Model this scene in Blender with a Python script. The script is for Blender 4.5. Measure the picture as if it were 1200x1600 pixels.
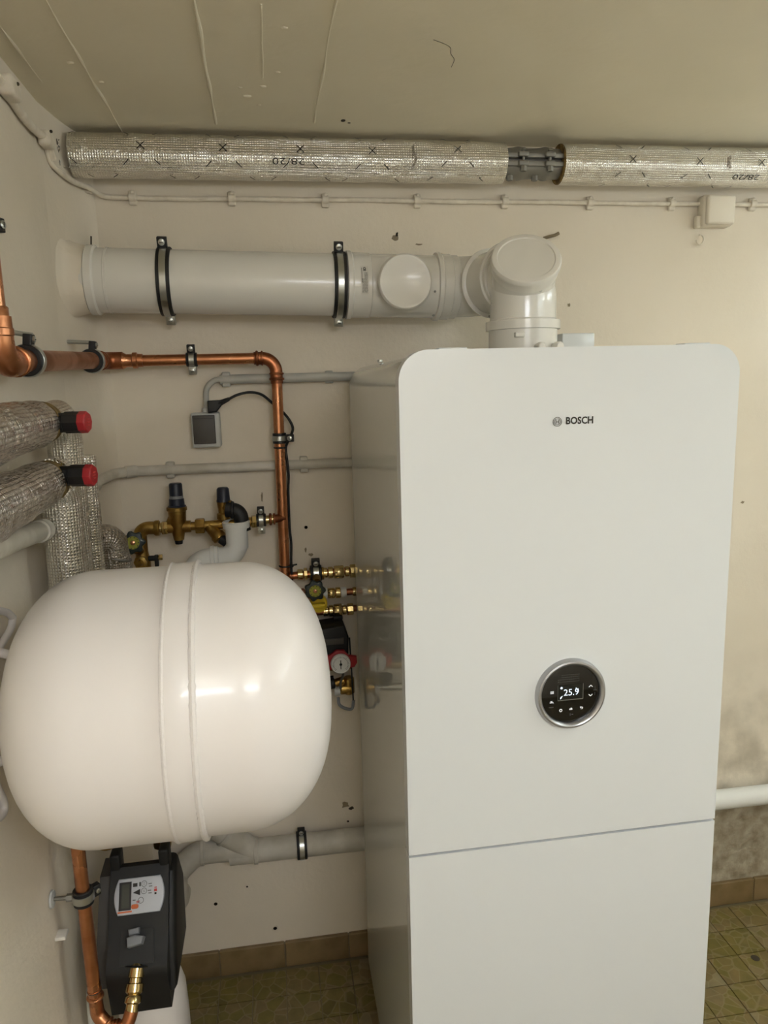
import bpy, bmesh, math, random
from mathutils import Vector, Matrix, noise

# ------------------------------------------------------------------ clear
for o in list(bpy.data.objects):
    bpy.data.objects.remove(o, do_unlink=True)
SC = bpy.context.scene
COL = SC.collection
random.seed(7)

# ------------------------------------------------------------------ camera
cd = bpy.data.cameras.new('camera')
cd.sensor_fit = 'VERTICAL'
cd.sensor_height = 24.0
cd.lens = 24.0 * 1146.88 / 1600.0
cd.clip_start = 0.02
cam = bpy.data.objects.new('camera', cd)
COL.objects.link(cam)
_r = Vector((0.98773889, -0.15396274, -0.02583326))
_u = Vector((0.05161115, 0.16587030, 0.98479609))
_f = Vector((0.14733694, 0.97405468, -0.17178274))
cam.matrix_world = Matrix(((_r.x, _u.x, -_f.x, 0.5778), (_r.y, _u.y, -_f.y, -2.0614),
                           (_r.z, _u.z, -_f.z, 1.7917), (0, 0, 0, 1)))
SC.camera = cam

# ------------------------------------------------------------------ world, lamps, exposure
w = bpy.data.worlds.new('world')
SC.world = w
w.use_nodes = True
w.node_tree.nodes['Background'].inputs[0].default_value = (0.9, 0.95, 1.0, 1)
w.node_tree.nodes['Background'].inputs[1].default_value = 0.0

ROOM_X0, ROOM_X1, ROOM_Y0, ROOM_Z = 0.11, 3.1, -3.5, 2.42


# ceiling lamps (built further down): centre, length along y, half-width along x, radiance, colour
LAMPS = [
    ('batten', (2.55, -0.55, 2.20), 0.60, 9.5, (0.81, 0.93, 1.0)),
    ('batten', (2.55, -1.80, 2.20), 1.20, 14.5, (0.81, 0.93, 1.0)),
    ('opal', (1.0, -2.75, 2.16), 0.60, 25.0, (0.85, 0.90, 1.0)),
]
SC.view_settings.view_transform = 'Standard'
SC.view_settings.look = 'None'
SC.view_settings.gamma = 1.0
SC.view_settings.use_curve_mapping = False
SC.view_settings.exposure = 0.3

# ------------------------------------------------------------------ materials
M = {}


def srgb(r, g, b):
    f = lambda c: (c / 255 / 12.92) if c / 255 <= 0.04045 else ((c / 255 + 0.055) / 1.055) ** 2.4
    return (f(r), f(g), f(b), 1.0)


def mat(name, col, rough=0.5, metal=0.0, coat=0.0, col2=None, nscale=6.0, nlo=0.4, nhi=0.6, bump=None,
        emit=None, estr=1.0, ior=1.5, rough2=None, ncoord='Object', detail=6.0):
    m = bpy.data.materials.new(name)
    m.use_nodes = True
    nt = m.node_tree
    N, L = nt.nodes, nt.links
    b = N['Principled BSDF']
    b.inputs['Base Color'].default_value = col
    b.inputs['Roughness'].default_value = rough
    b.inputs['Metallic'].default_value = metal
    b.inputs['Coat Weight'].default_value = coat
    b.inputs['Coat Roughness'].default_value = 0.06
    b.inputs['IOR'].default_value = ior
    tc = N.new('ShaderNodeTexCoord')
    if col2 is not None:
        n = N.new('ShaderNodeTexNoise')
        n.inputs['Scale'].default_value = nscale
        n.inputs['Detail'].default_value = detail
        L.new(tc.outputs[ncoord], n.inputs['Vector'])
        mr = N.new('ShaderNodeMapRange')
        mr.inputs[1].default_value = nlo
        mr.inputs[2].default_value = nhi
        L.new(n.outputs['Fac'], mr.inputs[0])
        mx = N.new('ShaderNodeMix')
        mx.data_type = 'RGBA'
        mx.inputs[6].default_value = col
        mx.inputs[7].default_value = col2
        L.new(mr.outputs[0], mx.inputs[0])
        L.new(mx.outputs[2], b.inputs['Base Color'])
        if rough2 is not None:
            mr2 = N.new('ShaderNodeMapRange')
            mr2.inputs[1].default_value = nlo
            mr2.inputs[2].default_value = nhi
            mr2.inputs[3].default_value = rough
            mr2.inputs[4].default_value = rough2
            L.new(n.outputs['Fac'], mr2.inputs[0])
            L.new(mr2.outputs[0], b.inputs['Roughness'])
    if bump is not None:
        prev = None
        for (sc, st, dist) in bump:
            n2 = N.new('ShaderNodeTexNoise')
            n2.inputs['Scale'].default_value = sc
            n2.inputs['Detail'].default_value = 5.0
            L.new(tc.outputs[ncoord], n2.inputs['Vector'])
            bp = N.new('ShaderNodeBump')
            bp.inputs['Strength'].default_value = st
            bp.inputs['Distance'].default_value = dist
            L.new(n2.outputs['Fac'], bp.inputs['Height'])
            if prev:
                L.new(prev.outputs[0], bp.inputs['Normal'])
            prev = bp
        L.new(prev.outputs[0], b.inputs['Normal'])
    if emit is not None:
        b.inputs['Emission Color'].default_value = emit
        b.inputs['Emission Strength'].default_value = estr
    M[name] = m
    return m


mat('wall_paint', srgb(232, 222, 205), 0.75, col2=srgb(222, 211, 192), nscale=2.2, nlo=0.35, nhi=0.75,
    bump=[(9, 0.35, 0.012), (70, 0.4, 0.002), (260, 0.25, 0.001)])
mat('ceiling_paint', srgb(236, 227, 203), 0.7, col2=srgb(228, 218, 192), nscale=2.0, nlo=0.35, nhi=0.75,
    bump=[(6, 0.35, 0.015), (60, 0.2, 0.002)])
mat('cable_paint', srgb(232, 223, 206), 0.55, col2=srgb(220, 210, 192), nscale=40, bump=[(120, 0.3, 0.001)])
mat('box_paint', srgb(232, 223, 206), 0.5, bump=[(60, 0.15, 0.001)])
mat('casing_white', srgb(212, 213, 207), 0.015, coat=0.0, ior=1.75)
mat('panel_white', srgb(218, 221, 222), 0.28, coat=0.25)
mat('tank_white', srgb(226, 221, 218), 0.36, coat=0.22, bump=[(220, 0.03, 0.001)])
mat('weld_white', srgb(226, 221, 218), 0.36, coat=0.25, bump=[(160, 0.6, 0.003)])
mat('flue_white', srgb(228, 225, 218), 0.22, coat=0.3)
mat('cap_white', srgb(228, 224, 216), 0.3, coat=0.2)
mat('pvc_white', srgb(226, 226, 222), 0.4)
mat('pvc_grey', srgb(172, 171, 164), 0.5, col2=srgb(186, 184, 175), nscale=14)
mat('pvc_painted', srgb(206, 201, 190), 0.55, col2=srgb(186, 181, 168), nscale=12, bump=[(80, 0.2, 0.001)])
mat('rubber', srgb(22, 22, 23), 0.55)
mat('black_plastic', srgb(13, 13, 13), 0.55, bump=[(300, 0.08, 0.001)])
mat('dark_grey_plastic', srgb(66, 62, 58), 0.5)
mat('grey_plastic', srgb(128, 130, 134), 0.5)
mat('light_grey_plastic', srgb(188, 189, 186), 0.45)
mat('softener_panel', srgb(190, 193, 200), 0.4)
mat('zinc', srgb(190, 193, 190), 0.28, metal=1.0, bump=[(120, 0.12, 0.001)])
mat('zinc_dark', srgb(150, 150, 146), 0.4, metal=1.0, bump=[(90, 0.15, 0.001)])
mat('steel_grey', srgb(140, 138, 132), 0.5, metal=0.7, bump=[(60, 0.25, 0.002)])
mat('copper', srgb(204, 144, 106), 0.26, metal=1.0, col2=srgb(170, 108, 72), nscale=18, nlo=0.4, nhi=0.75, rough2=0.42)
mat('copper_dull', srgb(182, 132, 104), 0.42, metal=1.0, col2=srgb(150, 100, 74), nscale=14, rough2=0.5)
mat('copper_dark', srgb(176, 112, 78), 0.34, metal=1.0, col2=srgb(128, 80, 54), nscale=22, rough2=0.5)
mat('brass', srgb(178, 148, 84), 0.3, metal=1.0, col2=srgb(140, 110, 58), nscale=26, rough2=0.45, bump=[(90, 0.1, 0.001)])
mat('brass_bright', srgb(206, 184, 132), 0.18, metal=1.0)
mat('navy_cap', srgb(24, 30, 46), 0.42)
mat('wheel_green', srgb(20, 34, 28), 0.4)
mat('wheel_yellow', srgb(150, 148, 40), 0.5)
mat('gas_yellow', srgb(214, 184, 26), 0.45)
mat('red_plastic', srgb(160, 32, 38), 0.45)
mat('dial_white', srgb(228, 228, 226), 0.35)
mat('ink', srgb(28, 26, 24), 0.6)
mat('ink_grey', srgb(112, 112, 112), 0.5)
mat('ink_red', srgb(190, 60, 56), 0.5)
mat('ink_orange', srgb(206, 104, 52), 0.5)
mat('lcd_off', srgb(70, 72, 66), 0.25)
mat('mineral_wool', srgb(134, 108, 56), 0.95, col2=srgb(96, 76, 40), nscale=60, bump=[(200, 0.8, 0.004)])
mat('paper_label', srgb(214, 210, 202), 0.6)
mat('silver_ring', srgb(176, 177, 180), 0.3, metal=0.85)
mat('black_glass', srgb(8, 8, 9), 0.06, coat=0.5)
mat('display_glass', srgb(30, 30, 26), 0.15)
mat('display_edge', srgb(110, 110, 104), 0.3)
mat('display_lit', srgb(220, 235, 255), 0.4, emit=(0.72, 0.86, 1.0, 1), estr=1.0)
mat('icon_lit', srgb(220, 220, 220), 0.4, emit=(0.9, 0.93, 1.0, 1), estr=0.25)
mat('logo_black', srgb(14, 14, 14), 0.12, coat=0.5)
mat('logo_grey', srgb(120, 120, 116), 0.25, metal=0.6)
mat('hole_dark', srgb(66, 58, 46), 0.9)
mat('stain_brown', srgb(146, 132, 108), 0.85)
mat('lamp_housing', srgb(226, 226, 222), 0.4)
mat('skirting_tile', srgb(134, 112, 78), 0.4, col2=srgb(112, 92, 58), nscale=9, ncoord='Object', bump=[(40, 0.1, 0.001)])
mat('grout', srgb(120, 108, 82), 0.8)


def foil_material():
    m = mat('foil', srgb(238, 236, 230), 0.2, metal=1.0)
    nt = m.node_tree
    N, L = nt.nodes, nt.links
    b = N['Principled BSDF']
    tc = [n for n in N if n.type == 'TEX_COORD'][0]
    # fine reinforcing scrim in UV space (u along pipe, v around, both in metres)
    uv = N.new('ShaderNodeUVMap')
    sep = N.new('ShaderNodeSeparateXYZ')
    L.new(uv.outputs[0], sep.inputs[0])
    hs = []
    for k in (0, 1):
        mu = N.new('ShaderNodeMath'); mu.operation = 'MULTIPLY'
        mu.inputs[1].default_value = math.pi / 0.0060
        L.new(sep.outputs[k], mu.inputs[0])
        si = N.new('ShaderNodeMath'); si.operation = 'SINE'
        L.new(mu.outputs[0], si.inputs[0])
        pw = N.new('ShaderNodeMath'); pw.operation = 'POWER'
        ab = N.new('ShaderNodeMath'); ab.operation = 'ABSOLUTE'
        L.new(si.outputs[0], ab.inputs[0])
        L.new(ab.outputs[0], pw.inputs[0])
        pw.inputs[1].default_value = 6.0
        hs.append(pw)
    mxm = N.new('ShaderNodeMath'); mxm.operation = 'MAXIMUM'
    L.new(hs[0].outputs[0], mxm.inputs[0]); L.new(hs[1].outputs[0], mxm.inputs[1])
    b1 = N.new('ShaderNodeBump'); b1.inputs['Strength'].default_value = 0.9; b1.inputs['Distance'].default_value = 0.0016
    L.new(mxm.outputs[0], b1.inputs['Height'])
    n1 = N.new('ShaderNodeTexNoise'); n1.inputs['Scale'].default_value = 38; n1.inputs['Detail'].default_value = 6
    n1.inputs['Distortion'].default_value = 0.8
    L.new(tc.outputs['Object'], n1.inputs['Vector'])
    b2 = N.new('ShaderNodeBump'); b2.inputs['Strength'].default_value = 0.5; b2.inputs['Distance'].default_value = 0.006
    L.new(n1.outputs['Fac'], b2.inputs['Height']); L.new(b1.outputs[0], b2.inputs['Normal'])
    L.new(b2.outputs[0], b.inputs['Normal'])
    n2 = N.new('ShaderNodeTexNoise'); n2.inputs['Scale'].default_value = 9
    L.new(tc.outputs['Object'], n2.inputs['Vector'])
    mr = N.new('ShaderNodeMapRange'); mr.inputs[3].default_value = 0.08; mr.inputs[4].default_value = 0.26
    mr.inputs[1].default_value = 0.35; mr.inputs[2].default_value = 0.65
    L.new(n2.outputs['Fac'], mr.inputs[0]); L.new(mr.outputs[0], b.inputs['Roughness'])
    return m


foil_material()
_fc = M['foil'].copy(); _fc.name = 'foil_crumpled'; M['foil_crumpled'] = _fc
for _n in _fc.node_tree.nodes:
    if _n.type == 'BUMP' and _n.inputs['Distance'].default_value > 0.004:
        _n.inputs['Strength'].default_value = 0.8
        _n.inputs['Distance'].default_value = 0.010
    if _n.type == 'BSDF_PRINCIPLED':
        _n.inputs['Base Color'].default_value = srgb(196, 190, 184)


def back_wall_material():
    """Painted plaster that is bare, rough and dirty low on the right, where the paint has come away."""
    m = M['wall_paint'].copy()
    m.name = 'wall_paint_worn'
    nt = m.node_tree
    N, L = nt.nodes, nt.links
    b = N['Principled BSDF']
    src = b.inputs['Base Color'].links[0].from_socket
    tc = [n for n in N if n.type == 'TEX_COORD'][0]
    sep = N.new('ShaderNodeSeparateXYZ'); L.new(tc.outputs['Object'], sep.inputs[0])
    nz = N.new('ShaderNodeTexNoise'); nz.inputs['Scale'].default_value = 7; nz.inputs['Detail'].default_value = 8
    L.new(tc.outputs['Object'], nz.inputs['Vector'])
    # plinth: bare plaster below 0.36 m, right of x = 1.3
    def lin(sock, a, b_, o0, o1):
        r = N.new('ShaderNodeMapRange'); r.inputs[1].default_value = a; r.inputs[2].default_value = b_
        r.inputs[3].default_value = o0; r.inputs[4].default_value = o1
        L.new(sock, r.inputs[0]); return r.outputs[0]
    def mth(op, a, b_):
        n = N.new('ShaderNodeMath'); n.operation = op
        for i, q in enumerate((a, b_)):
            if isinstance(q, float): n.inputs[i].default_value = q
            else: L.new(q, n.inputs[i])
        return n.outputs[0]
    pl = mth('MULTIPLY', lin(sep.outputs[2], 0.36, 0.40, 1.0, 0.0), lin(sep.outputs[0], 1.5, 1.6, 0.0, 1.0))
    # patchy dirt up to 0.75 m on the right
    dz = mth('MULTIPLY', lin(sep.outputs[2], 0.40, 0.95, 1.0, 0.0), lin(sep.outputs[0], 1.6, 1.8, 0.0, 1.0))
    dirt = mth('MULTIPLY', dz, lin(nz.outputs['Fac'], 0.42, 0.62, 0.0, 1.0))
    def mix(f, a, col):
        x = N.new('ShaderNodeMix'); x.data_type = 'RGBA'
        L.new(f, x.inputs[0]); L.new(a, x.inputs[6]); x.inputs[7].default_value = col
        return x.outputs[2]
    c = mix(mth('MULTIPLY', dirt, 0.75), src, srgb(150, 140, 122))
    pc = N.new('ShaderNodeTexNoise'); pc.inputs['Scale'].default_value = 24; pc.inputs['Detail'].default_value = 8
    L.new(tc.outputs['Object'], pc.inputs['Vector'])
    x = N.new('ShaderNodeMix'); x.data_type = 'RGBA'
    L.new(lin(pc.outputs['Fac'], 0.35, 0.7, 0.0, 1.0), x.inputs[0])
    x.inputs[6].default_value = srgb(176, 166, 146); x.inputs[7].default_value = srgb(132, 120, 98)
    y = N.new('ShaderNodeMix'); y.data_type = 'RGBA'
    L.new(pl, y.inputs[0]); L.new(c, y.inputs[6]); L.new(x.outputs[2], y.inputs[7])
    L.new(y.outputs[2], b.inputs['Base Color'])
    # faint water-stain next to the boiler's top corner and scuffs
    prev = b.inputs['Normal'].links[0].from_socket
    bp = N.new('ShaderNodeBump'); bp.inputs['Distance'].default_value = 0.012
    L.new(mth('MULTIPLY', pl, 0.9), bp.inputs['Strength'])
    L.new(pc.outputs['Fac'], bp.inputs['Height']); L.new(prev, bp.inputs['Normal'])
    L.new(bp.outputs[0], b.inputs['Normal'])
    M['wall_paint_worn'] = m


back_wall_material()


def tile_material():
    m = mat('floor_tile', srgb(120, 110, 66), 0.32)
    nt = m.node_tree
    N, L = nt.nodes, nt.links
    b = N['Principled BSDF']
    tc = [n for n in N if n.type == 'TEX_COORD'][0]
    oi = N.new('ShaderNodeObjectInfo')
    add = N.new('ShaderNodeVectorMath'); add.operation = 'ADD'
    L.new(tc.outputs['Object'], add.inputs[0]); L.new(oi.outputs['Location'], add.inputs[1])
    vo = N.new('ShaderNodeTexVoronoi'); vo.inputs['Scale'].default_value = 26
    L.new(add.outputs[0], vo.inputs['Vector'])
    ed = N.new('ShaderNodeTexVoronoi'); ed.feature = 'DISTANCE_TO_EDGE'; ed.inputs['Scale'].default_value = 26
    L.new(add.outputs[0], ed.inputs['Vector'])
    cr = N.new('ShaderNodeValToRGB')
    el = cr.color_ramp.elements
    el[0].position = 0.0; el[0].color = srgb(96, 84, 44)
    el[1].position = 1.0; el[1].color = srgb(138, 128, 98)
    e = el.new(0.35); e.color = srgb(116, 104, 52)
    e = el.new(0.7); e.color = srgb(122, 104, 68)
    sp = N.new('ShaderNodeSeparateColor'); L.new(vo.outputs['Color'], sp.inputs[0])
    rn = N.new('ShaderNodeMath'); rn.operation = 'MULTIPLY_ADD'
    L.new(oi.outputs['Random'], rn.inputs[0]); rn.inputs[1].default_value = 0.5
    hm = N.new('ShaderNodeMath'); hm.operation = 'MULTIPLY'; hm.inputs[1].default_value = 0.5
    L.new(sp.outputs[0], hm.inputs[0]); L.new(hm.outputs[0], rn.inputs[2])
    L.new(rn.outputs[0], cr.inputs[0])
    nz = N.new('ShaderNodeTexNoise'); nz.inputs['Scale'].default_value = 30; nz.inputs['Detail'].default_value = 8
    L.new(add.outputs[0], nz.inputs['Vector'])
    mz = N.new('ShaderNodeMix'); mz.data_type = 'RGBA'; mz.blend_type = 'OVERLAY'; mz.inputs[0].default_value = 0.4
    L.new(cr.outputs[0], mz.inputs[6]); L.new(nz.outputs['Fac'], mz.inputs[7])
    er = N.new('ShaderNodeMapRange'); er.inputs[1].default_value = 0.02; er.inputs[2].default_value = 0.06
    er.inputs[3].default_value = 0.36; er.inputs[4].default_value = 0.0
    L.new(ed.outputs[0], er.inputs[0])
    mx = N.new('ShaderNodeMix'); mx.data_type = 'RGBA'; mx.inputs[7].default_value = srgb(152, 142, 112)
    L.new(er.outputs[0], mx.inputs[0]); L.new(mz.outputs[2], mx.inputs[6])
    L.new(mx.outputs[2], b.inputs['Base Color'])


tile_material()

# ------------------------------------------------------------------ mesh helpers
ORG = {}
V = Vector


def frame(axis):
    z = V(axis).normalized()
    t = V((0, 0, 1)) if abs(z.z) < 0.9 else V((1, 0, 0))
    x = t.cross(z).normalized()
    y = z.cross(x)
    return x, y, z


class B:
    def __init__(s):
        s.v, s.f, s.uv = [], [], {}

    def _add(s, vs, fs):
        k = len(s.v)
        s.v += [V(q) for q in vs]
        s.f += [tuple(i + k for i in f) for f in fs]
        return s

    def lathe(s, prof, o, axis, n=32, close=False):
        """prof: list of (h along axis, radius)"""
        x, y, z = frame(axis)
        o = V(o)
        vs, fs = [], []
        for h, r in prof:
            for i in range(n):
                a = 2 * math.pi * i / n
                vs.append(o + z * h + (x * math.cos(a) + y * math.sin(a)) * r)
        m = len(prof)
        rng = range(m) if close else range(m - 1)
        for j in rng:
            j2 = (j + 1) % m
            for i in range(n):
                i2 = (i + 1) % n
                fs.append((j * n + i, j * n + i2, j2 * n + i2, j2 * n + i))
        if not close:
            if prof[0][1] > 1e-6: fs.append(tuple(range(n))[::-1])
            if prof[-1][1] > 1e-6: fs.append(tuple((m - 1) * n + i for i in range(n)))
        return s._add(vs, fs)

    def cyl(s, a, b_, r, n=24, r2=None, ch=0.0):
        a, b_ = V(a), V(b_)
        L = (b_ - a).length
        r2 = r if r2 is None else r2
        if ch > 0:
            return s.lathe([(0, r - ch), (ch, r), (L - ch, r2), (L, r2 - ch)], a, b_ - a, n)
        return s.lathe([(0, r), (L, r2)], a, b_ - a, n)

    def ring(s, c, axis, ri, ro, wd, n=40):
        h = wd / 2
        e = min((ro - ri) * 0.3, h * 0.3)
        return s.lathe([(-h, ri), (-h, ro - e), (-h + e, ro), (h - e, ro), (h, ro - e), (h, ri)], c, axis, n, close=True)

    def torus(s, c, axis, R, r, n=40, k=10):
        pr = [(r * math.sin(2 * math.pi * j / k), R + r * math.cos(2 * math.pi * j / k)) for j in range(k)]
        return s.lathe(pr, c, axis, n, close=True)

    def tube(s, pts, r, n=18, caps=True, jitter=0.0, jscale=30.0, uvs=False):
        pts = [V(q) for q in pts]
        m = len(pts)
        rs = r if isinstance(r, (list, tuple)) else [r] * m
        t0 = (pts[1] - pts[0]).normalized()
        x, y, _ = frame(t0)
        vs, fs = [], []
        prev = t0
        dist = 0.0
        uvl = []
        for j in range(m):
            if j == 0: t = t0
            elif j == m - 1: t = (pts[j] - pts[j - 1]).normalized()
            else: t = ((pts[j] - pts[j - 1]).normalized() + (pts[j + 1] - pts[j]).normalized()).normalized()
            q = prev.rotation_difference(t)
            x = q @ x
            x = (x - t * x.dot(t)).normalized()
            y = t.cross(x)
            prev = t
            if j: dist += (pts[j] - pts[j - 1]).length
            for i in range(n):
                a = 2 * math.pi * i / n
                d = x * math.cos(a) + y * math.sin(a)
                p = pts[j] + d * rs[j]
                if jitter:
                    p += d * jitter * (noise.noise(p * jscale) + 0.6 * noise.noise(p * jscale * 2.7))
                vs.append(p)
                uvl.append((dist, a * rs[j]))
        for j in range(m - 1):
            for i in range(n):
                i2 = (i + 1) % n
                fs.append((j * n + i, j * n + i2, (j + 1) * n + i2, (j + 1) * n + i))
        if caps:
            fs.append(tuple(range(n))[::-1])
            fs.append(tuple((m - 1) * n + i for i in range(n)))
        k = len(s.v)
        s._add(vs, fs)
        if uvs:
            for i, q in enumerate(uvl): s.uv[k + i] = q
        return s

    def box(s, c, size, rot=None, ch=0.0):
        """box with chamfered edges (ch)"""
        c = V(c)
        hx, hy, hz = (q / 2 for q in size)
        if ch <= 0:
            vs = [V((sx * hx, sy * hy, sz * hz)) for sx in (-1, 1) for sy in (-1, 1) for sz in (-1, 1)]
            fs = [(0, 1, 3, 2), (4, 6, 7, 5), (0, 4, 5, 1), (2, 3, 7, 6), (0, 2, 6, 4), (1, 5, 7, 3)]
        else:
            bm = bmesh.new()
            bmesh.ops.create_cube(bm, size=1.0)
            for q in bm.verts: q.co = V((q.co.x * 2 * hx, q.co.y * 2 * hy, q.co.z * 2 * hz))
            bmesh.ops.bevel(bm, geom=bm.edges[:], offset=ch, segments=3, profile=0.5, affect='EDGES')
            bm.verts.index_update()
            vs = [q.co.copy() for q in bm.verts]
            fs = [tuple(q.index for q in f.verts) for f in bm.faces]
            bm.free()
        if rot is not None: vs = [rot @ q for q in vs]
        return s._add([q + c for q in vs], fs)

    def prism(s, poly, o, ux, uy, depth, ch=0.0, seg=3):
        """extrude polygon (2-D, ccw in ux,uy) by depth along ux x uy; far and near rims chamfered by ch"""
        o, ux, uy = V(o), V(ux).normalized(), V(uy).normalized()
        uz = ux.cross(uy)
        bm = bmesh.new()
        vs = [bm.verts.new((a, b_, 0)) for a, b_ in poly]
        f = bm.faces.new(vs)
        r = bmesh.ops.extrude_face_region(bm, geom=[f])
        top = [e for e in r['geom'] if isinstance(e, bmesh.types.BMVert)]
        for q in top: q.co.z = depth
        bm.normal_update()
        if ch > 0:
            tf = [fc for fc in bm.faces if all(abs(q.co.z - depth) < 1e-9 for q in fc.verts)]
            bmesh.ops.bevel(bm, geom=list({e for fc in tf for e in fc.edges}), offset=ch, segments=seg, profile=0.5,
                            affect='EDGES')
        bm.verts.index_update()
        vv = [o + ux * q.co.x + uy * q.co.y + uz * q.co.z for q in bm.verts]
        ff = [tuple(q.index for q in fc.verts) for fc in bm.faces]
        bm.free()
        return s._add(vv, ff)

    def sphere(s, c, r, n=20, sx=(1, 1, 1)):
        k = n // 2
        vs, fs = [], []
        for j in range(k + 1):
            t = math.pi * j / k
            for i in range(n):
                a = 2 * math.pi * i / n
                vs.append(V(c) + V((r * sx[0] * math.sin(t) * math.cos(a), r * sx[1] * math.sin(t) * math.sin(a),
                                    r * sx[2] * math.cos(t))))
        for j in range(k):
            for i in range(n):
                i2 = (i + 1) % n
                fs.append((j * n + i, (j + 1) * n + i, (j + 1) * n + i2, j * n + i2))
        return s._add(vs, fs)

    def grid_text(s, txt, size, o, ux, uy, bold=0.0, bend=None):
        ux, uy, o = V(ux).normalized(), V(uy).normalized(), V(o)
        for (x, y), in [((0, 0),)]: pass
        vs, fs = text_mesh(txt, size, bold)
        if bend:
            out = bend(vs)
        else:
            out = [o + ux * q[0] + uy * q[1] for q in vs]
        return s._add(out, fs)

    def obj(s, name, m, parent=None, base=None, angle=40.0, flat=False, mats=None):
        """link the shape as one mesh object; vertices are world coordinates"""
        if parent is not None:
            org = ORG[parent.name]
        elif base is not None:
            org = V(base)
        else:
            xs = [q.x for q in s.v]; ys = [q.y for q in s.v]; zs = [q.z for q in s.v]
            org = V(((min(xs) + max(xs)) / 2, (min(ys) + max(ys)) / 2, min(zs)))
        me = bpy.data.meshes.new(name)
        me.from_pydata([q - org for q in s.v], [], s.f)
        bm = bmesh.new(); bm.from_mesh(me)
        bmesh.ops.recalc_face_normals(bm, faces=bm.faces)
        bm.to_mesh(me); bm.free()
        if s.uv:
            ul = me.uv_layers.new(name='UVMap')
            for lp in me.loops:
                ul.data[lp.index].uv = s.uv.get(lp.vertex_index, (0, 0))
        if not flat:
            me.shade_smooth()
            me.set_sharp_from_angle(angle=math.radians(angle))
        me.materials.append(M[m])
        o = bpy.data.objects.new(name, me)
        COL.objects.link(o)
        if parent is not None:
            o.parent = parent
        else:
            o.location = org
        ORG[o.name] = org
        return o


_TX = {}


def text_mesh(txt, size, bold=0.0):
    cu = bpy.data.curves.new('txt', 'FONT')
    cu.body = txt
    cu.size = size
    cu.offset = bold
    cu.resolution_u = 3
    o = bpy.data.objects.new('txt', cu)
    COL.objects.link(o)
    me = o.to_mesh()
    vs = [(q.co.x, q.co.y) for q in me.vertices]
    fs = [tuple(p.vertices) for p in me.polygons]
    o.to_mesh_clear()
    bpy.data.objects.remove(o, do_unlink=True)
    bpy.data.curves.remove(cu)
    return vs, fs


def text_width(txt, size, bold=0.0):
    vs, _ = text_mesh(txt, size, bold)
    return min(q[0] for q in vs), max(q[0] for q in vs), min(q[1] for q in vs), max(q[1] for q in vs)


def tag(o, label, cat, group=None):
    o['label'] = label
    o['category'] = cat
    if group: o['group'] = group
    return o


def thing(name, label, cat, loc=(0, 0, 0), group=None):
    o = bpy.data.objects.new(name, None)
    o.empty_display_size = 0.02
    COL.objects.link(o)
    o.location = loc
    ORG[o.name] = V(loc)
    return tag(o, label, cat, group)


def struct(o):
    o['kind'] = 'structure'
    return o


def rrect(w, h, r, seg=6, cx=0.0, cy=0.0, corners=(1, 1, 1, 1)):
    """rounded rectangle, ccw; corners order: bottom-left, bottom-right, top-right, top-left"""
    pts = []
    cs = [(-w / 2, -h / 2, 180), (w / 2, -h / 2, 270), (w / 2, h / 2, 0), (-w / 2, h / 2, 90)]
    sg = [(1, 1), (-1, 1), (-1, -1), (1, -1)]
    for (x, y, a0), (sx, sy), c in zip(cs, sg, corners):
        if not c:
            pts.append((cx + x, cy + y)); continue
        ox, oy = x + sx * r, y + sy * r
        for k in range(seg + 1):
            a = math.radians(a0 + 90 * k / seg)
            pts.append((cx + ox + r * math.cos(a), cy + oy + r * math.sin(a)))
    return pts


def ngon(r, n, a0=0.0, cx=0, cy=0):
    return [(cx + r * math.cos(a0 + 2 * math.pi * i / n), cy + r * math.sin(a0 + 2 * math.pi * i / n)) for i in range(n)]


def fillet(pts, rad, seg=8):
    pts = [V(q) for q in pts]
    rads = rad if isinstance(rad, (list, tuple)) else [rad] * len(pts)
    out = [pts[0]]
    for i in range(1, len(pts) - 1):
        a, b_, c = pts[i - 1], pts[i], pts[i + 1]
        d1, d2 = (a - b_).normalized(), (c - b_).normalized()
        ang = d1.angle(d2)
        if ang > 3.1 or rads[i] <= 0:
            out.append(b_); continue
        t = rads[i] / math.tan(ang / 2)
        p1, p2 = b_ + d1 * t, b_ + d2 * t
        bis = (d1 + d2).normalized()
        cen = b_ + bis * (rads[i] / math.sin(ang / 2))
        v1, v2 = p1 - cen, p2 - cen
        tot = v1.angle(v2)
        ax = v1.cross(v2).normalized()
        for k in range(seg + 1):
            out.append(cen + Matrix.Rotation(tot * k / seg, 3, ax) @ v1)
    out.append(pts[-1])
    return out


def resample(pts, step):
    pts = [V(q) for q in pts]
    out = [pts[0]]
    for a, b_ in zip(pts, pts[1:]):
        n = max(1, int((b_ - a).length / step))
        for k in range(1, n + 1): out.append(a.lerp(b_, k / n))
    return out


def spline(pts, n=8):
    """Catmull-Rom through pts"""
    P = [V(q) for q in pts]
    P = [P[0] * 2 - P[1]] + P + [P[-1] * 2 - P[-2]]
    out = []
    for i in range(1, len(P) - 2):
        for k in range(n):
            t = k / n
            out.append(0.5 * ((2 * P[i]) + (P[i + 1] - P[i - 1]) * t + (2 * P[i - 1] - 5 * P[i] + 4 * P[i + 1] - P[i + 2]) * t * t
                              + (3 * P[i] - P[i - 1] - 3 * P[i + 1] + P[i + 2]) * t ** 3))
    out.append(P[-2])
    return out


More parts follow.
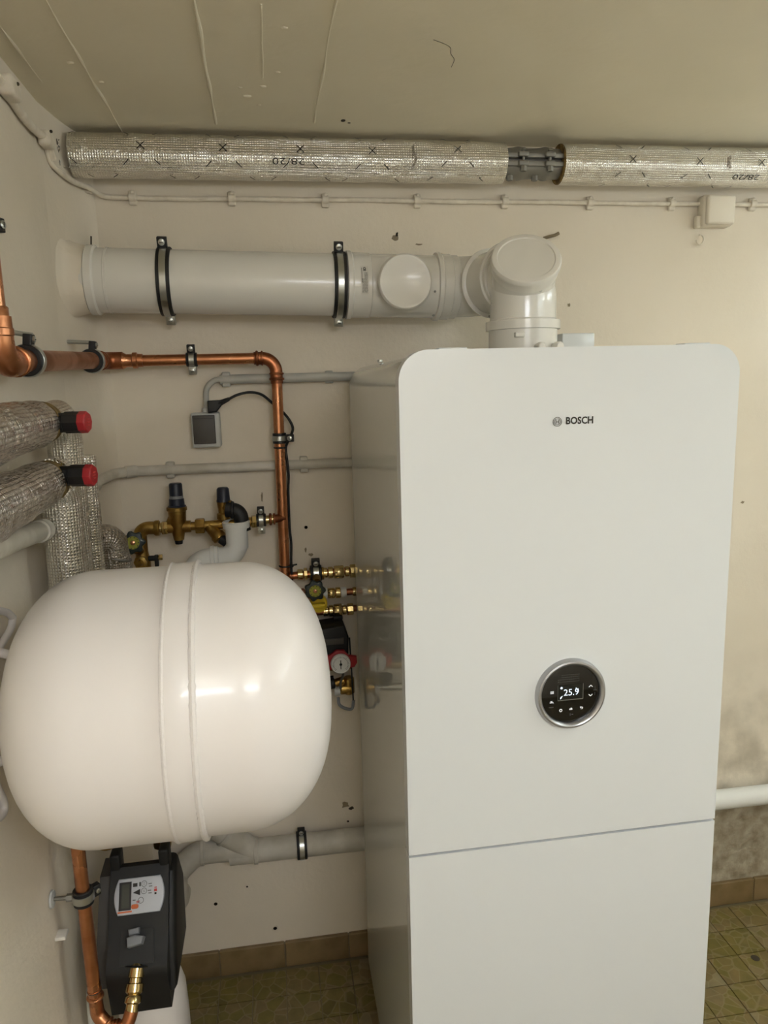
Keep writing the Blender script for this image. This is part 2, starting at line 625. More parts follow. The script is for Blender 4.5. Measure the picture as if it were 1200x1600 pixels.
# ------------------------------------------------------------------ the room
YB = ROOM_Y0
X0, X1, Z1 = ROOM_X0, ROOM_X1, ROOM_Z
wall_back = struct(B().box(((X0 + X1) / 2, 0.05, Z1 / 2), (X1 - X0 + 0.2, 0.1, Z1)).obj('wall_back', 'wall_paint_worn', base=(0, 0, 0), flat=True))
wall_left = struct(B().box((X0 - 0.05, YB / 2, Z1 / 2), (0.1, -YB, Z1)).obj('wall_left', 'wall_paint', base=(0, 0, 0), flat=True))
struct(B().box((X1 + 0.05, YB / 2, Z1 / 2), (0.1, -YB, Z1)).obj('wall_right', 'wall_paint', base=(0, 0, 0), flat=True))
struct(B().box(((X0 + X1) / 2, YB - 0.05, Z1 / 2), (X1 - X0 + 0.2, 0.1, Z1)).obj('wall_front', 'wall_paint', base=(0, 0, 0), flat=True))
ceiling = struct(B().box(((X0 + X1) / 2, YB / 2, Z1 + 0.05), (X1 - X0 + 0.2, -YB + 0.2, 0.1)).obj('ceiling', 'ceiling_paint', base=(0, 0, 0), flat=True))
floor = struct(B().box(((X0 + X1) / 2, YB / 2, -0.054), (X1 - X0 + 0.2, -YB + 0.2, 0.1)).obj('floor', 'grout', base=(0, 0, 0), flat=True))

# plaster cove in the corner between left and back wall
cv = B()
poly = [(X0 - 0.002, 0.002), (X0 - 0.002, -0.25), (X0 + 0.004, -0.20), (X0 + 0.012, -0.14), (X0 + 0.021, -0.09), (X0 + 0.032, -0.045), (X0 + 0.044, -0.015), (X0 + 0.060, 0.002)]
cv.prism(poly, (0, 0, 0.0), (1, 0, 0), (0, 1, 0), Z1)
cv.obj('plaster_fillet', 'wall_paint', wall_back)

# floor tiles: nearest strip as single tiles
TS = 0.1
tb = B().box((0, 0, -0.003), (TS - 0.003, TS - 0.003, 0.006)).obj('tile', 'floor_tile', base=(0, 0, 0), flat=True)
tm = tb.data
bpy.data.objects.remove(tb, do_unlink=True)
for (xa, xb_, ya, yb_) in ((0.14, 0.84, -0.80, 0.0), (1.34, 3.04, -1.10, 0.0)):
    nx = int((xb_ - xa) / TS + 0.5)
    ny = int((yb_ - ya) / TS + 0.5)
    for i in range(nx):
        for j in range(ny):
            t = bpy.data.objects.new('tile', tm)
            COL.objects.link(t)
            t.parent = floor
            t.location = (xa + (i + 0.5) * TS, yb_ - 0.02 - (j + 0.5) * TS, random.uniform(-0.0006, 0.0006))

# a small hole in the floor right of the boiler
B().lathe([(0.0006, 0.0), (0.0006, 0.010), (0.0, 0.013)], (1.986, -0.242, 0.0), (0, 0, 1), 16).obj('floor_hole', 'hole_dark', floor)
# skirting of glazed tiles
bbk = struct(B().box(((X0 + X1) / 2, -0.004, 0.041), (X1 - X0, 0.008, 0.082)).obj('baseboard_back', 'grout', base=(0, 0, 0), flat=True))
sk = B().box((0, -0.006, 0.0435), (0.197, 0.014, 0.085), ch=0.003).obj('tile', 'skirting_tile', base=(0, 0, 0))
skm = sk.data
bpy.data.objects.remove(sk, do_unlink=True)
for i in range(15):
    t = bpy.data.objects.new('tile', skm)
    COL.objects.link(t)
    t.parent = bbk
    t.location = (0.24 + 0.2 * i, random.uniform(-0.001, 0.001), random.uniform(-0.001, 0.0015))

# paint beads along the old formwork joints of the ceiling
def ridge(x, y0, y1, w_, seed):
    b = B()
    pts, rs = [], []
    n = 60
    for k in range(n + 1):
        y = y0 + (y1 - y0) * k / n
        q = noise.noise(V((seed, y * 9, 0)))
        pts.append((x + 0.004 * noise.noise(V((seed + 5, y * 6, 1))), y, Z1))
        rs.append(max(0.0012, w_ * (0.55 + 0.9 * q)))
    b.tube(pts, rs, n=8)
    b.obj('paint_bead', 'ceiling_paint', ceiling)


for i, (x, y0, y1, w_) in enumerate(((0.152, -0.9, -0.34, 0.003), (0.255, -1.2, -0.05, 0.0042), (0.49, -1.2, -0.12, 0.0048),
                                     (0.60, -0.7, -0.4, 0.0018), (0.722, -1.2, -0.15, 0.0042))):
    ridge(x, y0, y1, w_, i * 7.3)
# splashes on the ceiling
b = B()
for (x, y, r) in ((0.565, -0.30, 0.008), (0.552, -0.345, 0.004), (0.60, -0.355, 0.006), (0.63, -0.43, 0.005), (0.232, -0.44, 0.006), (0.59, -0.25, 0.004),
                  (0.64, -0.62, 0.005), (0.27, -0.35, 0.005)):
    b.sphere((x, y, Z1), r, 12, (1.3, 1, 0.4))
b.obj('paint_splash', 'ceiling_paint', ceiling)['kind'] = 'stuff'
# hairline crack and chips
b = B()
b.tube(spline([(0.915, -0.60, Z1), (0.94, -0.585, Z1), (0.955, -0.57, Z1), (0.962, -0.545, Z1), (0.975, -0.52, Z1), (0.978, -0.485, Z1)], 6), 0.0006, 6)
b.sphere((0.79, -0.165, Z1), 0.006, 10, (1, 1.6, 0.2))
b.sphere((0.806, -0.15, Z1), 0.004, 10, (1, 1.0, 0.2))
b.obj('crack', 'hole_dark', ceiling)

# holes and chips in the back wall
def hole(x, z, r, deep='hole_dark'):
    b = B()
    b.ring((x, -0.0005, z), (0, 1, 0), r * 0.8, r * 1.25, 0.003, 20)
    o = b.obj('drill_hole_rim', 'wall_paint', wall_back)
    B().lathe([(0, 0), (0, r)], (x, -0.0012, z), (0, -1, 0), 20).obj('drill_hole', deep, o)


for x, z, r in ((0.664, 1.396, 0.006), (0.513, 0.134, 0.0075), (0.339, 0.244, 0.007), (0.436, 0.289, 0.004)):
    hole(x, z, r)


def chip(x, z, sx, sz, m_='stain_brown', seed=0):
    rnd = random.Random(seed)
    pts = []
    for k in range(11):
        a = 2 * math.pi * k / 11
        q = rnd.uniform(0.5, 1.1)
        pts.append((x + sx * q * math.cos(a), z + sz * q * math.sin(a)))
    B().prism(pts, (0, 0, 0), (1, 0, 0), (0, 0, 1), 0.0012).obj('paint_chip', m_, wall_back)


for i, (x, z, sx, sz, m_) in enumerate(((0.939, 2.182, 0.010, 0.010, 'stain_brown'), (0.945, 2.19, 0.004, 0.008, 'hole_dark'), (1.005, 2.165, 0.010, 0.003, 'stain_brown'),
                                        (0.745, 0.525, 0.014, 0.012, 'stain_brown'), (0.765, 0.512, 0.010, 0.007, 'hole_dark'), (0.752, 0.468, 0.004, 0.003, 'hole_dark'),
                                        (0.545, 1.49, 0.003, 0.018, 'stain_brown'), (1.44, 2.0, 0.006, 0.007, 'stain_brown'), (2.02, 1.40, 0.007, 0.005, 'stain_brown'),
                                        (1.07, 2.135, 0.004, 0.008, 'stain_brown'), (0.675, 1.315, 0.008, 0.006, 'stain_brown'), (0.66, 1.33, 0.004, 0.008, 'stain_brown'),
                                        (0.24, 2.12, 0.008, 0.006, 'stain_brown'), (0.315, 2.139, 0.006, 0.006, 'stain_brown'))):
    chip(x, z, sx, sz, m_, i)
# broken plaster over the flue's wall entry
b = B()
b.tube(spline([(0.150, -0.045, 2.150), (0.165, -0.042, 2.142), (0.185, -0.042, 2.138), (0.2, -0.044, 2.142)], 6), [0.003] * 3 + [0.006] * 12 + [0.003] * 4, 8)
b.tube([(0.160, -0.044, 2.175), (0.158, -0.043, 2.155), (0.166, -0.042, 2.143)], 0.002, 6)
b.obj('plaster_crack', 'hole_dark', wall_back)

# ------------------------------------------------------------------ ceiling lamps
LL = ['short white strip lamp hanging near the back wall, right of the boiler', 'long white strip lamp hanging under the ceiling right of the viewer',
      'broad opal strip lamp hanging behind the viewer']
for i, (kind, c, ln, rad, colr) in enumerate(LAMPS):
    m_ = 'lamp_glow.%d' % i
    mat(m_, (0.9, 0.9, 0.9, 1), 0.4, emit=(*colr, 1), estr=rad)
    t = thing('ceiling_lamp', LL[i], 'lamp', (c[0], c[1], c[2] - 0.03), 'hanging strip lamps')
    wd = 0.12 if kind == 'batten' else 0.30
    hg = 0.06
    if kind == 'opal': # lies across the room
        ux, uy = (ln, wd)
    else:
        ux, uy = (wd, ln)
    B().box(c, (ux, uy, hg), ch=0.015).obj('diffuser', m_, t)
    for s_ in (-1, 1):
        if kind == 'opal':
            B().box((c[0] + s_ * (ln / 2 + 0.01), c[1], c[2]), (0.02, wd + 0.01, hg + 0.006), ch=0.004).obj('end_cap', 'lamp_housing', t)
            B().cyl((c[0] + s_ * (ln / 2 + 0.01), c[1], c[2] + 0.03), (c[0] + s_ * (ln / 2 + 0.01), c[1], Z1), 0.006, 10).obj('hanger', 'lamp_housing', t)
        else:
            B().box((c[0], c[1] + s_ * (ln / 2 + 0.01), c[2]), (wd + 0.01, 0.02, hg + 0.006), ch=0.004).obj('end_cap', 'lamp_housing', t)
            B().cyl((c[0], c[1] + s_ * (ln / 2 + 0.01), c[2] + 0.03), (c[0], c[1] + s_ * (ln / 2 + 0.01), Z1), 0.006, 10).obj('hanger', 'lamp_housing', t)

# ------------------------------------------------------------------ boiler
XB, YF, YK, HB, SB = 0.786, -0.8785, -0.085, 1.8445, 0.9475
BW = 0.6
t = thing('boiler', 'tall white floor-standing boiler with a round black control dial', 'boiler', (XB + BW / 2, (YF + YK) / 2, 0.0))
cx = XB + BW / 2
# casing: rounded shoulders, pushed back from the wall
zc0 = 0.045
b = B()
b.prism(rrect(BW - 0.012, HB - 0.004 - zc0, 0.055, 10, cx, (HB - 0.004 + zc0) / 2, (0, 0, 1, 1)), (0, YK, 0), (1, 0, 0), (0, 0, 1), YK - YF - 0.036)
b.obj('casing', 'casing_white', t)
b = B()
b.prism(rrect(BW - 0.02, HB - 0.012 - zc0, 0.05, 10, cx, (HB - 0.012 + zc0) / 2, (0, 0, 1, 1)), (0, YF + 0.0365, 0), (1, 0, 0), (0, 0, 1), 0.005)
b.obj('dark_gap_strip', 'dark_grey_plastic', t)  # dark colour stands in for the open gap behind the front panels
up = rrect(BW, HB - SB - 0.0025, 0.05, 12, cx, (HB + SB + 0.0025) / 2, (0, 0, 1, 1))
pu = B().prism(up, (0, YF + 0.032, 0), (1, 0, 0), (0, 0, 1), 0.032, ch=0.004).obj('upper_front_panel', 'panel_white', t)
lo_ = rrect(BW, SB - 0.0025 - 0.06, 0.002, 2, cx, (SB - 0.0025 + 0.06) / 2, (0, 0, 0, 0))
B().prism(lo_, (0, YF + 0.032, 0), (1, 0, 0), (0, 0, 1), 0.032, ch=0.004).obj('lower_front_panel', 'panel_white', t)
B().box((cx, YF + 0.028, SB), (BW - 0.004, 0.02, 0.006)).obj('seam', 'grey_plastic', t)
for fx in (XB + 0.06, XB + BW - 0.06):
    for fy in (YF + 0.1, YK - 0.06):
        B().cyl((fx, fy, 0), (fx, fy, 0.046), 0.022, 16).obj('foot', 'black_plastic', t)
B().box((cx, YF + 0.045, 0.035), (BW - 0.05, 0.01, 0.05)).obj('plinth', 'dark_grey_plastic', t)
# control dial
D0 = V((1.0865, YF, 1.235))
dial = B().lathe([(-0.001, 0.066), (0.006, 0.0655), (0.0105, 0.063), (0.0115, 0.060), (0.0105, 0.0575), (0.0065, 0.0552), (0.002, 0.0550), (0.002, 0.0)], D0, (0, -1, 0), 72).obj('control_ring', 'silver_ring', t)
dial['label'] = 'silver bezel of the control dial'
gl = B().lathe([(0.0021, 0.0), (0.0021, 0.0552), (0.0038, 0.0548), (0.0042, 0.0535), (0.0042, 0.0)], D0, (0, -1, 0), 72).obj('control_glass', 'black_glass', t)
gl['label'] = 'round black glass control panel with lit icons'
yg = YF - 0.0044


def on_dial(name, bb, m_):
    return bb.obj(name, m_, gl)


X_, Z_ = V((1, 0, 0)), V((0, 0, 1))


def dp(dx, dz, y=yg):
    return V((D0.x + dx, y, D0.z + dz))


# display window (crop scale: 0.172 mm per zoomed pixel)
dw, dh = 0.0475, 0.029
dc = (-0.0005, 0.0035)
on_dial('display', B().box(dp(dc[0], dc[1], yg), (dw, 0.0004, dh)), 'display_glass')
b = B()
b.box(dp(dc[0], dc[1] - dh / 2, yg - 0.0003), (dw, 0.0004, 0.0012))
b.box(dp(dc[0] + dw / 2, dc[1], yg - 0.0003), (0.0008, 0.0004, dh))
b.box(dp(dc[0] - dw / 2, dc[1], yg - 0.0003), (0.0004, 0.0004, dh))
on_dial('display_frame', b, 'display_edge')
yt = yg - 0.0006
x0_, x1_, y0_, y1_ = text_width('25.9', 0.0172, 0.0002)
b = B().grid_text('25.9', 0.0172, dp(-0.0135 - x0_, -0.0025, yt), X_, Z_, -0.0001)
b.grid_text('°c', 0.0075, dp(0.0085, 0.0055, yt), X_, Z_, 0.0)
on_dial('temperature_reading', b, 'display_lit')
b = B()
b.prism(ngon(0.0021, 14), dp(-0.0178, 0.0125, yt), X_, Z_, 0.0002)
b.prism([(-0.0022, -0.003), (0.0, -0.0016), (0.0026, 0.0032), (-0.0014, 0.0008)], dp(-0.018, -0.0055, yt), X_, Z_, 0.0002)
on_dial('display_symbol', b, 'display_lit')
# icons
b = B()
for k in range(3): b.box(dp(-0.0375 + k * 0.0022, 0.0055, yt), (0.0011, 0.0003, 0.0052))
b.box(dp(-0.0353, 0.0066, yt), (0.0062, 0.0003, 0.0007))
b.box(dp(-0.0353, 0.0040, yt), (0.0062, 0.0003, 0.0007))
on_dial('radiator_icon', b, 'icon_lit')
b = B()
b.prism([(-0.0035, -0.001), (0.003, -0.001), (0.0038, -0.003), (0.0030, 0.0008), (-0.0035, 0.0008)], dp(-0.036, -0.0135, yt), X_, Z_, 0.0003)
b.box(dp(-0.0365, -0.0112, yt), (0.0042, 0.0003, 0.0008))
b.box(dp(-0.0365, -0.0120, yt), (0.0010, 0.0003, 0.002))
on_dial('tap_icon', b, 'icon_lit')
for s_, dz in ((1, 0.0125), (-1, -0.0065)):
    b = B()
    b.prism([(-0.0036, -0.0016), (0, 0.0014), (0.0036, -0.0016), (0.0036, -0.0032), (0, -0.0002), (-0.0036, -0.0032)] if s_ > 0 else
            [(-0.0036, 0.0016), (-0.0036, 0.0032), (0, 0.0002), (0.0036, 0.0032), (0.0036, 0.0016), (0, -0.0014)][::-1], dp(0.0375, dz, yt), X_, Z_, 0.0003)
    on_dial('arrow_icon', b, 'icon_lit')
b = B()
b.ring(dp(-0.0185, -0.0300, yt), (0, 1, 0), 0.0017, 0.0029, 0.0003, 18)
on_dial('ring_icon', b, 'icon_lit')
b = B()
b.box(dp(0.0005, -0.0292, yt), (0.0058, 0.0003, 0.0024)); b.box(dp(0.0014, -0.0276, yt), (0.0026, 0.0003, 0.0016))
on_dial('menu_icon', b, 'icon_lit')
b = B()
b.prism([(-0.003, 0.0006), (-0.0006, 0.0026), (-0.0006, 0.0012), (0.0024, 0.0012), (0.0030, -0.0012), (0.0020, -0.0030), (-0.0012, -0.0030), (-0.0012, -0.0022), (0.0014, -0.0022), (0.0018, -0.0006), (0.001, 0.0), (-0.0006, 0.0), (-0.0006, -0.0014)],
        dp(0.0205, -0.0278, yt), X_, Z_, 0.0003)
on_dial('back_icon', b, 'icon_lit')
b = B()
b.grid_text('reset', 0.0042, dp(-0.041, -0.0235, yt), X_, Z_)
b.grid_text('info', 0.0042, dp(0.043, 0.0025, yt), X_, Z_)
b.box(dp(0.0455, 0.0085, yt), (0.0004, 0.0003, 0.006)); b.box(dp(0.0455, -0.0035, yt), (0.0004, 0.0003, 0.006))
b.box(dp(-0.0005, -0.0395, yt), (0.0008, 0.0003, 0.0042)); b.box(dp(0.0035, -0.0395, yt), (0.003, 0.0003, 0.0012))
on_dial('small_marking', b, 'ink_grey')['kind'] = 'stuff'
b = B()
for i in range(12):
    for j in range(4):
        if i * 0.0035 - 0.019 < -0.012 and j > 1: continue
        b.prism(ngon(0.0006, 6), dp(i * 0.0035 - 0.024, 0.024 + j * 0.0042, yt), X_, Z_, 0.0002)
on_dial('speaker_hole', b, 'ink_grey')['kind'] = 'stuff'
# maker's mark
yl = YF - 0.0008
b = B()
lc = V((1.0552, yl, 1.7215))
b.ring(lc, (0, 1, 0), 0.0070, 0.0080, 0.001, 40)
b.ring(lc, (0, 1, 0), 0.0048, 0.0056, 0.001, 40)
b.box(lc + V((0, 0, 0)), (0.0036, 0.001, 0.0012))
b.box(lc + V((-0.0022, 0, 0)), (0.0011, 0.001, 0.0062)); b.box(lc + V((0.0022, 0, 0)), (0.0011, 0.001, 0.0062))
b.obj('maker_emblem', 'logo_grey', pu)
sz = 0.0165
x0_, x1_, y0_, y1_ = text_width('BOSCH', sz, 0.0005)
fx = 0.0485 / (x1_ - x0_)
b = B()
vs, fs = text_mesh('BOSCH', sz, 0.00045)
b._add([V((1.0705 + (q[0] - x0_) * fx, yl, 1.7165 + q[1] - y0_)) for q in vs], fs)
b.obj('maker_lettering', 'logo_black', pu)
# fixings on the top
for nm, x, y, z in (('top_screw', 0.832, -0.38, HB - 0.004), ('top_screw', 0.885, -0.72, HB - 0.004), ('top_screw', 1.395 - 0.07, -0.72, HB - 0.004)):
    b = B(); b.cyl((x, y, z), (x, y, z + 0.006), 0.006, 14, ch=0.001)
    o = b.obj('top_screw', 'zinc', t)
B().box((0.885, -0.83, HB + 0.001), (0.05, 0.03, 0.006), ch=0.002).obj('top_clip', 'panel_white', t)
B().box((1.325, -0.83, HB + 0.001), (0.05, 0.03, 0.006), ch=0.002).obj('top_clip', 'panel_white', t)
b = B(); b.cyl((1.184, -0.33, HB - 0.006), (1.184, -0.33, HB + 0.010), 0.098, 48, ch=0.003)
b.obj('flue_gasket', 'rubber', t)
B().box((1.352, -0.25, HB + 0.028), (0.085, 0.05, 0.064), ch=0.003).obj('top_sleeve', 'panel_white', t)

# ------------------------------------------------------------------ flue
FY = -0.112
FR = 0.0765
flz = lambda x: 2.0605 - (x - 0.11) * 0.0245
fa = V((1, 0, -0.0245)).normalized()
fp = lambda x: V((x, FY, flz(x)))
t = thing('flue_pipe', 'white flue pipe running from the left wall to the boiler top', 'pipe', (0.62, FY, flz(0.62) - FR))
B().cyl(fp(0.112), fp(0.80), FR, 56).obj('straight_section', 'flue_white', t)
b = B().tube([fp(0.112 + 0.007 * k) for k in range(8)], [FR + 0.034, FR + 0.020, FR + 0.013, FR + 0.009, FR + 0.007, FR + 0.005, FR + 0.003, FR + 0.001], 56, jitter=0.005, jscale=22)
b.obj('wall_collar', 'wall_paint', t)
b = B(); b.lathe([(0, FR), (0.004, FR + 0.006), (0.02, FR + 0.006), (0.024, FR + 0.001)], fp(0.160), fa, 56)
b.obj('socket_ring', 'flue_white', t)
b = B(); b.lathe([(0, FR), (0.001, FR + 0.0015), (0.006, FR + 0.0015), (0.007, FR)], fp(0.205), fa, 56)
b.obj('joint_bead', 'flue_white', t)
# inspection tee
b = B(); b.lathe([(0, FR), (0.002, FR + 0.008), (0.012, FR + 0.008), (0.016, FR + 0.004), (0.06, FR + 0.004), (0.062, FR + 0.002), (0.235, FR + 0.002), (0.236, FR)], fp(0.787), fa, 56)
tee = b.obj('inspection_tee', 'flue_white', t)
capx = 0.925
b = B(); b.lathe([(0, 0.060), (0.09, 0.060)], (capx, FY - 0.01, flz(capx) - 0.002), (0, -1, 0), 56)
b.obj('tee_branch', 'flue_white', tee)
b = B(); b.lathe([(0.078, 0.060), (0.079, 0.066), (0.088, 0.0675), (0.095, 0.0665), (0.0985, 0.063), (0.0985, 0.058), (0.0975, 0.056), (0.0975, 0.0)], (capx, FY - 0.01, flz(capx) - 0.002), (0, -1, 0), 64)
b.obj('inspection_cap', 'cap_white', tee)
B().sphere((1.006, FY - FR * 0.92 - 0.003, flz(1.0) - 0.02), 0.004, 10).obj('screw', 'zinc_dark', tee)
B().sphere((1.012, FY - FR * 0.35, flz(1.0) - FR * 0.93 - 0.003), 0.004, 10).obj('screw', 'zinc_dark', tee)
# sticker on the tee, wrapped round the pipe
b = B()
lx0, lx1 = 0.818, 0.838
RR = FR + 0.0046
for k in range(9):
    a = math.radians(28 - 50 * k / 8)
    y_, z_ = FY - RR * math.cos(a), flz(0.828) + RR * math.sin(a)
    b.v += [V((lx0, y_, z_)), V((lx1, y_, z_))]
for k in range(8): b.f.append((2 * k, 2 * k + 1, 2 * k + 3, 2 * k + 2))
st = b.obj('sticker', 'paper_label', tee)


def onsticker(u, s_):  # u across pipe axis (m), s arc from top (m)
    a = math.radians(28) - s_ / RR
    return V((lx0 + u, FY - (RR + 0.0006) * math.cos(a), flz(0.828) + (RR + 0.0006) * math.sin(a)))


b = B()
rnd = random.Random(3)
for k in range(26):
    s_ = 0.018 + k * 0.0019
    u0 = 0.0095 if k < 8 else 0.0035
    x = u0
    while x < 0.0165:
        wd = rnd.uniform(0.0008, 0.0025)
        q = [onsticker(x, s_), onsticker(min(x + wd, 0.0175), s_), onsticker(min(x + wd, 0.0175), s_ + 0.0009), onsticker(x, s_ + 0.0009)]
        i0 = len(b.v); b.v += q; b.f.append((i0, i0 + 1, i0 + 2, i0 + 3))
        x += wd + rnd.uniform(0.0006, 0.0016)
for k in range(30):
    s_ = 0.006 + k * 0.0012
    q = [onsticker(0.0022, s_), onsticker(0.0036, s_), onsticker(0.0036, s_ + 0.0009), onsticker(0.0022, s_ + 0.0009)]
    i0 = len(b.v); b.v += q; b.f.append((i0, i0 + 1, i0 + 2, i0 + 3))
# CE mark turned a quarter turn
def bend_ce(vs):
    return [onsticker(0.0075 + q[1], 0.0042 + q[0]) for q in vs]
b.grid_text('CE', 0.0085, (0, 0, 0), X_, Z_, 0.0004, bend=bend_ce)
b.obj('sticker_print', 'ink', st)['kind'] = 'stuff'
# coupling after the tee
b = B(); b.lathe([(0, FR + 0.002), (0.002, FR + 0.009), (0.012, FR + 0.0095), (0.016, FR + 0.006), (0.038, FR + 0.006), (0.040, FR + 0.003), (0.058, FR + 0.003), (0.060, FR)], fp(1.018), fa, 56)
b.obj('coupling', 'flue_white', t)
# rear elbow: from the tee (heading +x) to heading -y
VX, VY = 1.186, -0.33
ez = flz(1.10)
hh_ = V((-0.22, 0.976, 0)).normalized()       # outlet direction of the front elbow
VV = V((VX, -0.335, ez))
C1, C2 = VV + hh_ * 0.060, VV + hh_ * 0.155
tq = (FY - C2.y) / hh_.y
QQ = C2 + hh_ * tq
b = B().tube(fillet([fp(1.02), QQ, C1], [0, 0.085, 0], 14), FR, 56)
el = b.obj('rear_elbow', 'flue_white', t)
b = B(); b.lathe([(0, FR), (0, FR + 0.006), (0.003, FR + 0.009), (0.007, FR + 0.009), (0.010, FR + 0.005), (0.012, FR)], C2, -hh_, 56)
b.obj('elbow_ring', 'flue_white', el)
b = B(); b.lathe([(0, FR), (0, FR + 0.007), (0.003, FR + 0.010), (0.010, FR + 0.010), (0.013, FR + 0.006), (0.024, FR + 0.006), (0.025, FR)], C1 + hh_ * 0.004, -hh_, 56)
b.obj('socket_ring', 'flue_white', el)
B().sphere((C2.x - 0.006, C2.y - 0.014, ez - FR - 0.005), 0.004, 10).obj('screw', 'zinc_dark', el)
# front elbow with inspection cap, and the upright
pts = fillet([C1, VV, V((VX, -0.335, 1.90))], [0, 0.058, 0], 14)
fe = B().tube(pts, FR, 56).obj('front_elbow', 'flue_white', t)
cn = V((-0.16, -0.76, 0.64)).normalized()
co = V((VX, -0.325, ez - 0.030))
b = B(); b.lathe([(0.0, 0.0745), (0.086, 0.0745)], co, cn, 64)
b.obj('cap_branch', 'flue_white', fe)
b = B(); b.lathe([(0.058, 0.0745), (0.059, 0.076), (0.078, 0.0770), (0.081, 0.0800), (0.088, 0.0800), (0.0925, 0.0775), (0.0938, 0.074), (0.0938, 0.066), (0.0918, 0.0640), (0.0918, 0.0)], co, cn, 72)
b.obj('inspection_cap', 'cap_white', fe)
b = B(); b.cyl((VX + 0.012, -0.335 - FR + 0.004, 1.992), (VX + 0.012, -0.335 - FR - 0.005, 1.992), 0.0048, 14, ch=0.001)
b.obj('screw', 'zinc', fe)
up0 = (VX - 0.001, -0.335, HB + 0.006)
b = B(); b.lathe([(0, FR + 0.004), (0.058, FR + 0.004), (0.059, FR + 0.011), (0.079, FR + 0.011), (0.081, FR + 0.004), (0.083, FR + 0.001), (0.12, FR + 0.001)], up0, (0, 0, 1), 64)
ad = b.obj('boiler_adapter', 'flue_white', t)
for dx, rr in ((0.006, 0.010), (0.052, 0.011)):
    yy = -0.335 - math.sqrt(max((FR + 0.004) ** 2 - dx * dx, 0))
    b = B(); b.lathe([(-0.012, 0.008), (0.010, 0.008), (0.011, rr), (0.024, rr), (0.026, rr - 0.002), (0.026, 0.0)], (VX + dx, yy, HB + 0.022), (0.12 if dx < 0.03 else 0.3, -1, 0.0), 18)
    b.obj('test_port', 'cap_white', ad)
B().box((VX - 0.035, -0.335 - FR + 0.002, HB + 0.050), (0.022, 0.014, 0.011), ch=0.002).obj('lug', 'flue_white', ad)


# ------------------------------------------------------------------ clamps
def clamp(name, label, c, axis, r, ear, wd, group=None, band=0.48, lug=0.018, rod=None, rod_r=0.004, two=True, th=0.004, base=None, face=None):
    """two-piece pipe clamp with rubber lining: c centre, axis of the pipe, ear = direction of the screw lugs,
    rod = end point of the stud, face = direction the lug's screw head looks"""
    c, ear = V(c), V(ear).normalized()
    ax = V(axis).normalized()
    t = thing(name, label, 'pipe clamp', c - V((0, 0, r)), group or 'clamps holding the pipes to the walls')
    B().ring(c, ax, r, r + th, wd, 48).obj('rubber_lining', 'rubber', t)
    B().ring(c, ax, r + th - 0.001, r + th + 0.0018, wd * band, 48).obj('metal_band', 'zinc', t)
    n = ax.cross(ear).normalized()
    if face is not None and n.dot(V(face)) < 0: n = -n
    for s_ in ((1, -1) if two else (1,)):
        e = ear * s_
        p0 = c + e * (r + th)
        rot = Matrix((ax, e, ax.cross(e))).transposed()
        B().box(p0 + e * (lug * 0.42), (wd * 0.72, lug, 0.012 + lug * 0.12), rot, ch=0.0015).obj('lug', 'rubber' if s_ > 0 else 'zinc', t)
        b = B()
        q = p0 + e * lug * 0.5
        hh = 0.006 + lug * 0.06
        b.lathe([(hh, lug * 0.30), (hh + lug * 0.16, lug * 0.30), (hh + lug * 0.2, lug * 0.22), (hh + lug * 0.2, 0)], q, n, 16)
        sc = b.obj('screw', 'zinc', t)
        B().box(q + n * (hh + lug * 0.205), (lug * 0.36, 0.0006, lug * 0.07), Matrix((ax, n, ax.cross(n))).transposed()).obj('slot', 'ink', sc)
    if rod is not None:
        rd = V(rod)
        d = (rd - c).normalized()
        b = B(); b.cyl(c + d * (r + th), rd, rod_r, 14)
        b.lathe([(0, rod_r * 1.9), (0.012, rod_r * 1.9)], c + d * (r + th), d, 6)
        b.obj('stud', 'zinc_dark', t)
    return t


clamp('pipe_clamp', 'black rubber-lined clamp round the white flue pipe, nearest the left wall', fp(0.343), fa, FR, (0, -0.35, 0.94), 0.032, lug=0.026, rod=(0.343, -0.002, flz(0.343)), face=(0, -1, 0), th=0.006)
clamp('pipe_clamp', 'black rubber-lined clamp round the flue pipe beside the paper sticker', fp(0.770), fa, FR, (0, -0.35, 0.94), 0.032, lug=0.026, rod=(0.770, -0.002, flz(0.770)), face=(0, -1, 0), th=0.006)

# ------------------------------------------------------------------ insulated heating pipe under the ceiling
PY, PZ, PR = -0.08, 2.354, 0.0505


def foil_tube(name, pts, r, parent, m_='foil', jit=0.0016, step=0.012, n=56, base=None, caps=True):
    b = B().tube(resample(pts, step), r, n, jitter=jit, jscale=22, uvs=True, caps=caps)
    return b.obj(name, m_, parent, base=base, angle=60)


